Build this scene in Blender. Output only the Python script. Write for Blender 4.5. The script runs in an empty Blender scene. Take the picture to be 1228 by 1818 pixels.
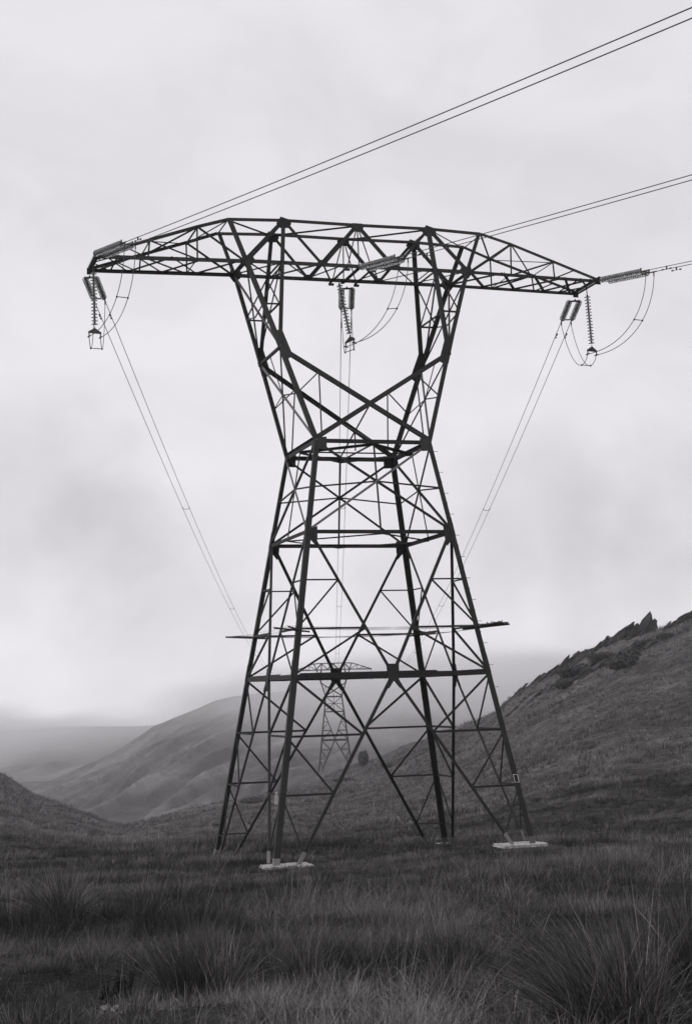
import bpy, math, random
import numpy as np
from mathutils import Vector, Matrix
random.seed(7); rng = np.random.default_rng(7)
scene = bpy.context.scene
col = scene.collection
R = math.radians
U = 2.6                      # metres per fitted unit
ZO = 6.6 * U                 # waist level of the big tower above its ground

# ------------------------------------------------------------------ camera
EYE = Vector((-20.187, -66.281, -10.564 + ZO))
FW = Vector((0.28214873, 0.95273849, 0.11261204))
RT = Vector((0.95935798, -0.28079847, -0.02800878))
UP = Vector((-0.00493625, -0.1159379, 0.9932442))
cd = bpy.data.cameras.new('camera'); cam = bpy.data.objects.new('camera', cd); col.objects.link(cam)
m = Matrix((RT, UP, -FW)).transposed().to_4x4(); m.translation = EYE
cam.matrix_world = m
cd.sensor_fit = 'HORIZONTAL'; cd.sensor_width = 24.0; cd.lens = 24.0 * 2813.0 / 1228.0
cd.clip_start = 0.1; cd.clip_end = 20000
scene.camera = cam
YAW = math.atan2(FW.x, FW.y)
FPX = 2813.0

# ------------------------------------------------------------------ helpers
def tag(o, label=None, cat=None, group=None, kind=None):
    if label: o['label'] = label
    if cat: o['category'] = cat
    if group: o['group'] = group
    if kind: o['kind'] = kind
    return o

def empty(name, loc, rz=0.0):
    o = bpy.data.objects.new(name, None); col.objects.link(o)
    o.location = loc; o.rotation_euler = (0, 0, rz); o.empty_display_size = .3
    return o

class MB:
    def __init__(s): s.v = []; s.f = []
    def add(s, vs, fs):
        b = len(s.v); s.v.extend([tuple(v) for v in vs]); s.f.extend([tuple(i + b for i in f) for f in fs])
    def prism(s, prof, p, q, ax, ay, cap=True):
        """profile points (a,b) in axes ax, ay, swept from p to q"""
        n = len(prof)
        vs = [p + ax * a + ay * b for a, b in prof] + [q + ax * a + ay * b for a, b in prof]
        fs = [(i, (i + 1) % n, n + (i + 1) % n, n + i) for i in range(n)]
        if cap: fs += [tuple(range(n - 1, -1, -1)), tuple(range(n, 2 * n))]
        s.add(vs, fs)
    def bar(s, p, q, w, h, up=Vector((0, 0, 1))):
        p = Vector(p); q = Vector(q); d = (q - p).normalized()
        ax = d.cross(up)
        if ax.length < 1e-4: ax = d.cross(Vector((1, 0, 0)))
        ax.normalize(); ay = ax.cross(d).normalized()
        s.prism([(-w/2, -h/2), (w/2, -h/2), (w/2, h/2), (-w/2, h/2)], p, q, ax, ay)
    def tube(s, pts, r, n=6, cap=True):
        pts = [Vector(p) for p in pts]
        rings = []
        ref = Vector((0, 0, 1))
        for i, p in enumerate(pts):
            d = (pts[min(i + 1, len(pts) - 1)] - pts[max(i - 1, 0)]).normalized()
            ax = d.cross(ref)
            if ax.length < .05: ax = d.cross(Vector((1, 0, 0)))
            ax.normalize(); ay = ax.cross(d)
            rr = r[i] if isinstance(r, (list, tuple)) else r
            rings.append([p + ax * rr * math.cos(2 * math.pi * k / n) + ay * rr * math.sin(2 * math.pi * k / n) for k in range(n)])
        vs = [v for ring in rings for v in ring]; fs = []
        for i in range(len(pts) - 1):
            for k in range(n):
                fs.append((i * n + k, i * n + (k + 1) % n, (i + 1) * n + (k + 1) % n, (i + 1) * n + k))
        if cap:
            fs.append(tuple(range(n - 1, -1, -1))); b = (len(pts) - 1) * n; fs.append(tuple(range(b, b + n)))
        s.add(vs, fs)
    def lathe(s, prof, c, ax, n=14):
        """prof: (radius, height along ax)"""
        ax = Vector(ax).normalized(); a = ax.orthogonal().normalized(); b = ax.cross(a)
        vs = []; fs = []
        for r_, h in prof:
            for k in range(n):
                t = 2 * math.pi * k / n
                vs.append(Vector(c) + ax * h + (a * math.cos(t) + b * math.sin(t)) * max(r_, 1e-4))
        for i in range(len(prof) - 1):
            for k in range(n):
                fs.append((i * n + k, i * n + (k + 1) % n, (i + 1) * n + (k + 1) % n, (i + 1) * n + k))
        fs.append(tuple(range(n - 1, -1, -1))); bb = (len(prof) - 1) * n; fs.append(tuple(range(bb, bb + n)))
        s.add(vs, fs)
    def plate(s, pts, nrm, t=.02):
        nrm = Vector(nrm).normalized(); pts = [Vector(p) for p in pts]; n = len(pts)
        vs = [p + nrm * t / 2 for p in pts] + [p - nrm * t / 2 for p in pts]
        fs = [tuple(range(n)), tuple(range(2 * n - 1, n - 1, -1))]
        fs += [(i, n + i, n + (i + 1) % n, (i + 1) % n) for i in range(n)]
        s.add(vs, fs)
    def mesh(s, name, mat, smooth=False):
        me = bpy.data.meshes.new(name); me.from_pydata(s.v, [], s.f); me.materials.append(mat)
        if smooth:
            me.polygons.foreach_set('use_smooth', [True] * len(me.polygons))
        me.update(); return me
    def build(s, name, mat, parent=None, smooth=False):
        o = bpy.data.objects.new(name, s.mesh(name, mat, smooth)); col.objects.link(o)
        if parent: o.parent = parent
        return o

def np_mesh(name, verts, quads, mat, attrs=None, smooth=True, tris=None):
    """fast mesh from numpy arrays"""
    me = bpy.data.meshes.new(name)
    me.vertices.add(len(verts)); me.vertices.foreach_set('co', np.asarray(verts, np.float32).ravel())
    faces = [quads.astype(np.int32).ravel()]; nl = [np.full(len(quads), 4)]
    if tris is not None: faces.append(tris.astype(np.int32).ravel()); nl.append(np.full(len(tris), 3))
    loops = np.concatenate(faces); cnt = np.concatenate(nl)
    st = np.concatenate([[0], np.cumsum(cnt)[:-1]]).astype(np.int32)
    me.loops.add(len(loops)); me.loops.foreach_set('vertex_index', loops)
    me.polygons.add(len(cnt)); me.polygons.foreach_set('loop_start', st)
    me.polygons.foreach_set('use_smooth', np.full(len(cnt), smooth))
    me.update(calc_edges=True)
    if attrs:
        for k, a in attrs.items():
            at = me.attributes.new(k, 'FLOAT', 'POINT'); at.data.foreach_set('value', a.astype(np.float32))
    me.materials.append(mat)
    o = bpy.data.objects.new(name, me); col.objects.link(o)
    return o

# ------------------------------------------------------------------ noise (numpy)
_T = rng.random((256, 256))
def vnoise(x, y):
    xi = np.floor(x).astype(int); yi = np.floor(y).astype(int); fx = x - xi; fy = y - yi
    fx = fx * fx * (3 - 2 * fx); fy = fy * fy * (3 - 2 * fy)
    a = _T[xi & 255, yi & 255]; b = _T[(xi + 1) & 255, yi & 255]; c = _T[xi & 255, (yi + 1) & 255]; d = _T[(xi + 1) & 255, (yi + 1) & 255]
    return (a * (1 - fx) + b * fx) * (1 - fy) + (c * (1 - fx) + d * fx) * fy
def fbm(x, y, o=4):
    s = 0; a = .5
    for i in range(o):
        s = s + a * (vnoise(x + 17.3 * i, y - 9.1 * i) - .5); x = x * 2.03; y = y * 2.03; a *= .5
    return s * 2

# ------------------------------------------------------------------ materials
def mat(name):
    m_ = bpy.data.materials.new(name); m_.use_nodes = True
    nt = m_.node_tree; b = nt.nodes['Principled BSDF']
    return m_, nt, b
def N(nt, t, **kw):
    n = nt.nodes.new(t)
    for k, v in kw.items(): setattr(n, k, v)
    return n
def ramp(nt, fac, stops):
    r_ = nt.nodes.new('ShaderNodeValToRGB'); e = r_.color_ramp.elements
    while len(e) > 1: e.remove(e[-1])
    for i, (p, c) in enumerate(stops):
        el = e[0] if i == 0 else e.new(p)
        el.position = p; el.color = (*c, 1) if isinstance(c, tuple) else (c, c, c, 1)
    nt.links.new(fac, r_.inputs['Fac']); return r_.outputs['Color']
def noise(nt, scale, detail=4, rough=.55, coord='Object', stretch=None, rot=None):
    tc = N(nt, 'ShaderNodeTexCoord'); mp = N(nt, 'ShaderNodeMapping')
    if stretch: mp.inputs['Scale'].default_value = stretch
    if rot: mp.inputs['Rotation'].default_value = rot
    nt.links.new(tc.outputs[coord], mp.inputs['Vector'])
    n = N(nt, 'ShaderNodeTexNoise'); n.inputs['Scale'].default_value = scale
    n.inputs['Detail'].default_value = detail; n.inputs['Roughness'].default_value = rough
    nt.links.new(mp.outputs['Vector'], n.inputs['Vector']); return n.outputs['Fac']
def mul(nt, a, b):
    mx = N(nt, 'ShaderNodeMix', data_type='RGBA', blend_type='MULTIPLY'); mx.inputs[0].default_value = 1
    nt.links.new(a, mx.inputs[6]); nt.links.new(b, mx.inputs[7]); return mx.outputs[2]
def bump(nt, b, h, strength=.4, dist=.05):
    bp = N(nt, 'ShaderNodeBump'); bp.inputs['Strength'].default_value = strength; bp.inputs['Distance'].default_value = dist
    nt.links.new(h, bp.inputs['Height']); nt.links.new(bp.outputs['Normal'], b.inputs['Normal'])
W_ = (1.0, .965, .96)      # faint warm-violet cast of the film in the dark tones
def g(v): return (v * W_[0], v * W_[1], v * W_[2])

def steel(name, lo, hi, rough=.62, metal=.35):
    m_, nt, b = mat(name)
    n1 = noise(nt, 1.3, 6, .65); n2 = noise(nt, 22, 3)
    c = mul(nt, ramp(nt, n1, [(.3, g(lo)), (.7, g(hi))]), ramp(nt, n2, [(.3, (.8, .8, .8)), (.65, (1.05, 1.05, 1.05))]))
    oi = N(nt, 'ShaderNodeObjectInfo'); c = mul(nt, c, ramp(nt, oi.outputs['Random'], [(0, (.7, .7, .7)), (.7, (1.05, 1.05, 1.05)), (1, (1.9, 1.9, 1.9))]))
    nt.links.new(c, b.inputs['Base Color']); b.inputs['Roughness'].default_value = rough; b.inputs['Metallic'].default_value = metal
    bump(nt, b, n2, .15, .01); return m_
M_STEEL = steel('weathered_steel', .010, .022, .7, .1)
M_STEEL3 = steel('paler_grey_steel', .09, .14, .6, .2)  # paler grey than the main tower steel, set on chosen braces
M_STEEL2 = steel('pale_galvanised_steel', .10, .17)
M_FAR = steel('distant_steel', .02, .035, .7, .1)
M_HW = steel('line_hardware', .03, .06, .5, .5)
M_WIRE = steel('aluminium_cable', .07, .10, .5, .5)
def simple(name, v, rough=.7, metal=0):
    m_, nt, b = mat(name); n1 = noise(nt, 14, 4)
    nt.links.new(ramp(nt, n1, [(.3, g(v * .8)), (.7, g(v * 1.15))]), b.inputs['Base Color'])
    b.inputs['Roughness'].default_value = rough; b.inputs['Metallic'].default_value = metal; return m_
M_SIGN = simple('enamel_plate', .62, .4)
m_, nt, b = mat('concrete'); M_CONC = m_
n1 = noise(nt, 2.5, 6, .7); n2 = noise(nt, 18, 5, .7)
nt.links.new(mul(nt, ramp(nt, n1, [(.35, g(.34)), (.65, g(.62))]), ramp(nt, n2, [(.35, (.5, .5, .5)), (.6, (1, 1, 1))])), b.inputs['Base Color'])
b.inputs['Roughness'].default_value = .9; bump(nt, b, n2, .6, .03)
m_, nt, b = mat('toughened_glass'); M_GLASS = m_
b.inputs['Base Color'].default_value = (.72, .73, .73, 1); b.inputs['Roughness'].default_value = .1
b.inputs['Transmission Weight'].default_value = .8; b.inputs['IOR'].default_value = 1.45
M_CAP = simple('insulator_cap', .03, .6, .2)

# grass blade material: per blade tone attribute + patches over the ground
def grass_mat(name, dark, mid, straw):
    m_, nt, b = mat(name)
    at = N(nt, 'ShaderNodeAttribute', attribute_name='tone'); c = ramp(nt, at.outputs['Fac'], [(0, g(dark)), (.55, g(mid)), (.9, g(straw)), (1, g(straw * 1.5))])
    pt = noise(nt, .11, 3, .6)
    c = mul(nt, c, ramp(nt, pt, [(.32, (.62, .62, .62)), (.66, (1.22, 1.22, 1.22))]))
    nt.links.new(c, b.inputs['Base Color']); b.inputs['Roughness'].default_value = .75
    b.inputs['Specular IOR Level'].default_value = .2
    return m_
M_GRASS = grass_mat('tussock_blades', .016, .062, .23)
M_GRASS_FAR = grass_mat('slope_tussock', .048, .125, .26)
M_TUSS = grass_mat('big_tussock_blades', .03, .10, .30)

m_, nt, b = mat('moor_ground'); M_GROUND = m_
n1 = noise(nt, .9, 6, .7); n2 = noise(nt, .035, 4, .6); n3 = noise(nt, .22, 4, .6); n4 = noise(nt, 3.1, 4, .6)
c = ramp(nt, n1, [(.3, g(.045)), (.5, g(.112)), (.7, g(.21))])
c = mul(nt, c, ramp(nt, n2, [(.38, (.62, .62, .62)), (.62, (1.2, 1.2, 1.2))]))
c = mul(nt, c, ramp(nt, n3, [(.34, (.62, .62, .62)), (.6, (1.12, 1.12, 1.12))]))
ga = N(nt, 'ShaderNodeAttribute', attribute_name='slope_grass'); c = mul(nt, c, ramp(nt, ga.outputs['Fac'], [(0, (.42, .42, .42)), (1, (1, 1, 1))]))
nt.links.new(c, b.inputs['Base Color']); b.inputs['Roughness'].default_value = .95; b.inputs['Specular IOR Level'].default_value = .1
mx = N(nt, 'ShaderNodeMath', operation='ADD'); nt.links.new(n1, mx.inputs[0]); nt.links.new(n4, mx.inputs[1])
bump(nt, b, mx.outputs[0], .9, .6)

def hill_mat(name, lo, hi, sc, rot, stretch):
    m_, nt, b = mat(name)
    n1 = noise(nt, sc, 6, .6, rot=rot, stretch=stretch); n2 = noise(nt, sc * 9, 4, .65)
    c = mul(nt, ramp(nt, n1, [(.34, g(lo)), (.52, g((lo + hi) / 2)), (.68, g(hi))]), ramp(nt, n2, [(.3, (.8, .8, .8)), (.7, (1.15, 1.15, 1.15))]))
    nt.links.new(c, b.inputs['Base Color']); b.inputs['Roughness'].default_value = 1; b.inputs['Specular IOR Level'].default_value = .05
    bump(nt, b, n2, .8, 4); return m_
M_HILLA = hill_mat('mountain_heath', .085, .19, .012, (0, 0, R(-35)), (.5, 2.2, 1))
_nt = M_HILLA.node_tree; _b = _nt.nodes['Principled BSDF']; _at = N(_nt, 'ShaderNodeAttribute', attribute_name='heath')
_old = _b.inputs['Base Color'].links[0].from_socket
_nt.links.new(mul(_nt, _old, ramp(_nt, _at.outputs['Fac'], [(.2, (.7, .7, .7)), (.5, (1, 1, 1)), (.8, (1.25, 1.25, 1.25))])), _b.inputs['Base Color'])
M_HILLB = hill_mat('far_mountain_heath', .13, .2, .006, (0, 0, R(-30)), (.6, 2, 1))

m_, nt, b = mat('schist_rock'); M_ROCK = m_
n1 = noise(nt, .8, 8, .7); n2 = noise(nt, 2.2, 6, .7, stretch=(1, 1, 3))
c = mul(nt, ramp(nt, n1, [(.3, g(.018)), (.58, g(.05)), (.68, g(.22))]), ramp(nt, n2, [(.3, (.55, .55, .55)), (.65, (1.15, 1.15, 1.15))]))
nt.links.new(c, b.inputs['Base Color']); b.inputs['Roughness'].default_value = .9; bump(nt, b, n2, .9, .3)
m_, nt, b = mat('pale_quartz_rock'); M_PALE = m_
n1 = noise(nt, 1.5, 6, .7); nt.links.new(ramp(nt, n1, [(.35, g(.10)), (.62, g(.36))]), b.inputs['Base Color']); b.inputs['Roughness'].default_value = .85
bump(nt, b, n1, .8, .2)
m_, nt, b = mat('dark_heath_leaves'); M_LEAF = m_
n1 = noise(nt, 3, 3); nt.links.new(ramp(nt, n1, [(.3, g(.022)), (.7, g(.055))]), b.inputs['Base Color']); b.inputs['Roughness'].default_value = .8
M_STEM = simple('stem_bark', .05)

# ------------------------------------------------------------------ terrain function
HOR = lambda x: 1245.3 - .0283 * x
def tan_of(x, y): return (HOR(x) - y) / FPX
# crest of the moor (photo column, crest row, crest distance)
CR = np.array([(-1500, 1250, 360), (-700, 1290, 370), (-300, 1320, 380), (-120, 1345, 380), (0, 1370, 380), (25, 1386, 385), (50, 1401, 388), (100, 1419, 392), (140, 1434, 395), (175, 1449, 395), (210, 1459, 390),
    (250, 1452, 360), (300, 1441, 330), (360, 1427, 330), (420, 1414, 350), (480, 1400, 380), (540, 1386, 420), (580, 1373, 455), (620, 1355, 480), (660, 1341, 470), (700, 1325, 450),
    (760, 1304, 420), (820, 1283, 390), (860, 1266, 365), (890, 1243, 345), (925, 1217, 332), (960, 1199, 325), (1000, 1179, 320), (1050, 1154, 312), (1090, 1136, 308), (1130, 1128, 305), (1170, 1115, 303),
    (1228, 1094, 300), (1400, 1030, 300), (1800, 930, 300), (2600, 860, 300)], float)
CT = (HOR(CR[:, 0]) - CR[:, 1]) / FPX
FEET = {'NL': (-5.47, -5.47, -.03), 'FL': (-5.56, 5.56, -.56), 'NR': (5.42, -5.42, .27), 'FR': (5.56, 5.56, -.56)}
def col_of(x, y):
    az = np.arctan2(x - EYE.x, y - EYE.y) - YAW
    az = (az + np.pi) % (2 * np.pi) - np.pi
    return 614 + FPX * np.tan(np.clip(az, -1.2, 1.2))
def base_t(px, d):
    tc = np.interp(px, CR[:, 0], CT); dc = np.interp(px, CR[:, 0], CR[:, 2])
    t_near = -(1.6 / np.maximum(d, .05) + .0752)
    d0 = 78.0; t0 = -(1.6 / d0 + .0752)
    s = np.clip((np.log(np.maximum(d, d0)) - math.log(d0)) / (np.log(dc) - math.log(d0)), 0, 1)
    # gentle start so that the flat runs on behind the tower, then climbs
    s2 = s ** 1.25
    t = np.where(d < d0, t_near, t0 + (tc - t0) * s2)
    zc = tc * dc
    fall = np.interp(px, [-400, 200, 500, 850, 1300], [.12, .28, .22, .16, .05])
    z = np.where(d > dc, np.maximum(zc - fall * (d - dc) - .00045 * (d - dc) ** 2, np.minimum(zc, -85)), t * d)
    return z
FDEL = [fz - .15 - (float(base_t(col_of(fx, fy), np.hypot(fx - EYE.x, fy - EYE.y))) + EYE.z) for (fx, fy, fz) in FEET.values()]
def ground_z(x, y, fine=True):
    x = np.asarray(x, float); y = np.asarray(y, float)
    dx = x - EYE.x; dy = y - EYE.y; d = np.hypot(dx, dy)
    z = base_t(col_of(x, y), d) + EYE.z
    near = np.clip((d - 3) / 10, 0, 1)
    a = np.clip(d / 160, .25, 1.0)
    kw = np.exp(-((x - 0) ** 2 + (y + 1) ** 2) / (2 * 15.0 ** 2))
    near = near * (1 - .78 * kw)
    dw = 0; sw = 0
    for (fx, fy, fz), dl in zip(FEET.values(), FDEL):
        w = 1 / (((x - fx) ** 2 + (y - fy) ** 2) + 4); sw = sw + w; dw = dw + w * dl
    z = z + kw ** .6 * dw / sw
    z = z + near * (fbm(x * .05, y * .05, 3) * 1.1 * a * a + fbm(x * .23, y * .23, 3) * (.35 + .08 * np.clip((d - 90) / 80, 0, 1)) * a)
    if fine: z = z + near * fbm(x * .9 + 5, y * .9, 3) * .16
    ws = 0; wz = 0
    for (fx, fy, fz) in FEET.values():
        w = np.exp(-((x - fx) ** 2 + (y - fy) ** 2) / (2 * 3.2 ** 2)); ws = ws + w; wz = wz + w * (fz - .13)
    k = np.clip(ws, 0, 1); return z * (1 - k) + k * wz / np.maximum(ws, 1e-6)
def on_ground(px, d, fine=True):
    az = YAW + math.atan((px - 614) / FPX)
    x = EYE.x + math.sin(az) * d; y = EYE.y + math.cos(az) * d
    return Vector((x, y, float(ground_z(np.array([x]), np.array([y]), fine)[0])))

def polar_grid(azs, ds, zf):
    A, D = np.meshgrid(azs, ds, indexing='ij')
    X = EYE.x + np.sin(A) * D; Y = EYE.y + np.cos(A) * D; Z = zf(X, Y, A, D)
    V = np.stack([X, Y, Z], -1).reshape(-1, 3); n, k = A.shape
    i = (np.arange(n - 1)[:, None] * k + np.arange(k - 1)[None]).ravel()
    return V, np.stack([i, i + 1, i + k + 1, i + k], 1)

a_in = np.linspace(-.34, .34, 620) + YAW
a_out = np.concatenate([np.linspace(YAW + .36, YAW + 2 * math.pi - .36, 150)])
azs = np.concatenate([a_in, a_out, [a_in[0] + 2 * math.pi]])
ds = np.concatenate([[.01], np.geomspace(1, 60, 120), np.geomspace(61, 560, 330), np.geomspace(575, 2600, 30)])
V, Q = polar_grid(azs, ds, lambda X, Y, A, D: ground_z(X, Y))
_r = np.hypot(V[:, 0] + 6, V[:, 1] + 25) + 22 * fbm(V[:, 0] * .04, V[:, 1] * .04, 3)
o = np_mesh('ground', V, Q, M_GROUND, {'slope_grass': np.clip((_r - 62) / 60, 0, 1)}); tag(o, 'dark tussock covered moor rising to the right', kind='structure')

# misty mountain across the valley
RA = np.array([(-900, 1470), (-300, 1455), (0, 1412), (55, 1393), (110, 1371), (165, 1350), (215, 1325), (265, 1293), (310, 1276), (345, 1262), (375, 1247), (410, 1238), (440, 1232), (520, 1222), (614, 1219), (700, 1219), (780, 1222), (850, 1228),
    (900, 1216), (950, 1203), (1010, 1193), (1100, 1190), (1500, 1200), (2200, 1260)], float)
def hillA(X, Y, A, D):
    px = 614 + FPX * np.tan(A - YAW); u = (D - 760) / 560
    tr = (HOR(px) - np.interp(px, RA[:, 0], RA[:, 1])) / FPX; tf = (HOR(px) - 1500) / FPX
    uu = np.clip(u, 0, 1); t = tf + (tr - tf) * uu ** .85
    z = t * D
    q = (px * .9 - u * 520) / 80; rid = 1 - np.abs(fbm(q, u * 1.3 + 3, 4)) * 2
    q2 = (px * .9 - u * 520) / 24; r2 = np.abs(fbm(q2, u * 2.5, 3))
    z = z + (rid - .7) * 13 * np.sin(np.pi * np.clip(u, 0, 1)) + r2 * 17 * np.sin(np.pi * np.clip(u * .95 + .04, 0, 1)) + fbm(X * .012, Y * .012, 4) * 4
    z = np.where(u > 1, z - (u - 1) * 160, z)
    return np.maximum(z, -190) + EYE.z
V, Q = polar_grid(np.linspace(-.5, .5, 520) + YAW, np.linspace(740, 1500, 200), hillA)
_d = np.hypot(V[:, 0] - EYE.x, V[:, 1] - EYE.y); _p = col_of(V[:, 0], V[:, 1]); _u = (_d - 760) / 560
_t = .5 + .9 * fbm((_p * .9 - _u * 520) / 30, _u * 2.2 + 7, 4) + .5 * fbm((_p * .9 - _u * 520) / 9, _u * 5, 3) + .35 * fbm(V[:, 0] * .02, V[:, 1] * .02, 4)
o = np_mesh('mountain', V, Q, M_HILLA, {'heath': _t}); tag(o, 'grey gullied mountainside beyond the valley, its top lost in cloud', kind='structure')
RB = np.array([(-900, 1285), (-200, 1291), (0, 1295), (150, 1292), (240, 1290), (330, 1279), (500, 1255), (800, 1245), (2200, 1240)], float)
def hillB(X, Y, A, D):
    px = 614 + FPX * np.tan(A - YAW); u = (D - 1500) / 700
    tr = (HOR(px) - np.interp(px, RB[:, 0], RB[:, 1])) / FPX; tf = (HOR(px) - 1440) / FPX
    z = (tf + (tr - tf) * np.clip(u, 0, 1)) * D
    z = z + np.abs(fbm((px - u * 300) / 110, u * 1.2, 4)) * 34 * np.sin(np.pi * np.clip(u, 0, 1)) + fbm(X * .006, Y * .006, 4) * 8
    return np.where(u > 1, z - (u - 1) * 200, z) + EYE.z
V, Q = polar_grid(np.linspace(-.5, .5, 260) + YAW, np.linspace(1480, 2500, 120), hillB)
o = np_mesh('far_mountain', V, Q, M_HILLB); tag(o, 'faint farther hillside at the head of the valley', kind='structure')

# ------------------------------------------------------------------ lattice tower
G1 = dict(h1=.169, z1=-3.816, z2=-1.513, zm=-3.067, zm2=-2.292, n1=-4.729, n2=-5.605, n3=-6.48,
          feet=dict(NL=-6.533, FL=-6.745, NR=-6.419, FR=-6.742))
HEAD = dict(xE=1.494, yE=.732, zE=1.599, xB=1.982, yB=.479, zB=3.086, xT=2.245, yT=.434, zT=3.793, xP=1.289, xA=4.418, yA=.469, zA=3.042, xW=.641, xK=2.775, yK=.499, zK=3.62, zTC=3.80)
CN = {'NL': (-1, -1), 'NR': (1, -1), 'FL': (-1, 1), 'FR': (1, 1)}
FACES = [('NL', 'NR', Vector((0, -1, 0))), ('FR', 'FL', Vector((0, 1, 0))), ('FL', 'NL', Vector((-1, 0, 0))), ('NR', 'FR', Vector((1, 0, 0)))]
cnt = [0]; WS = [1.0]
def angle(mb, p, q, w, nrm, flip=1, off=None, t=None):
    """L-section member from p to q (units), one flange lying in the face with outward normal nrm"""
    w = w * WS[0]; p = Vector(p) * U; q = Vector(q) * U; d = (q - p).normalized()
    n = (nrm - d * nrm.dot(d)).normalized(); a = d.cross(n).normalized() * flip
    cnt[0] += 1
    if off is None: off = .012 + (cnt[0] % 7) * .0045
    t = t or max(.012, w * .11)
    base = -n * off
    prof = [(-w/2, 0), (w/2, 0), (w/2, -t), (-w/2 + t, -t), (-w/2 + t, -w * .8), (-w/2, -w * .8)]
    mb.prism(prof, p + base, q + base, a, n)
def legang(mb, p, q, w, cx, cy, t=.024):
    """leg angle with its heel pointing outward"""
    w = w * WS[0]; p = Vector(p) * U; q = Vector(q) * U
    ax = Vector((-cx, 0, 0)); ay = Vector((0, -cy, 0))
    pr = [(0, 0), (w, 0), (w, t), (t, t), (t, w), (0, w)]
    if cx * cy < 0: pr = pr[::-1]
    mb.prism(pr, p, q, ax, ay)
def lerp(a, b_, t): return Vector(a) * (1 - t) + Vector(b_) * t

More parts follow.
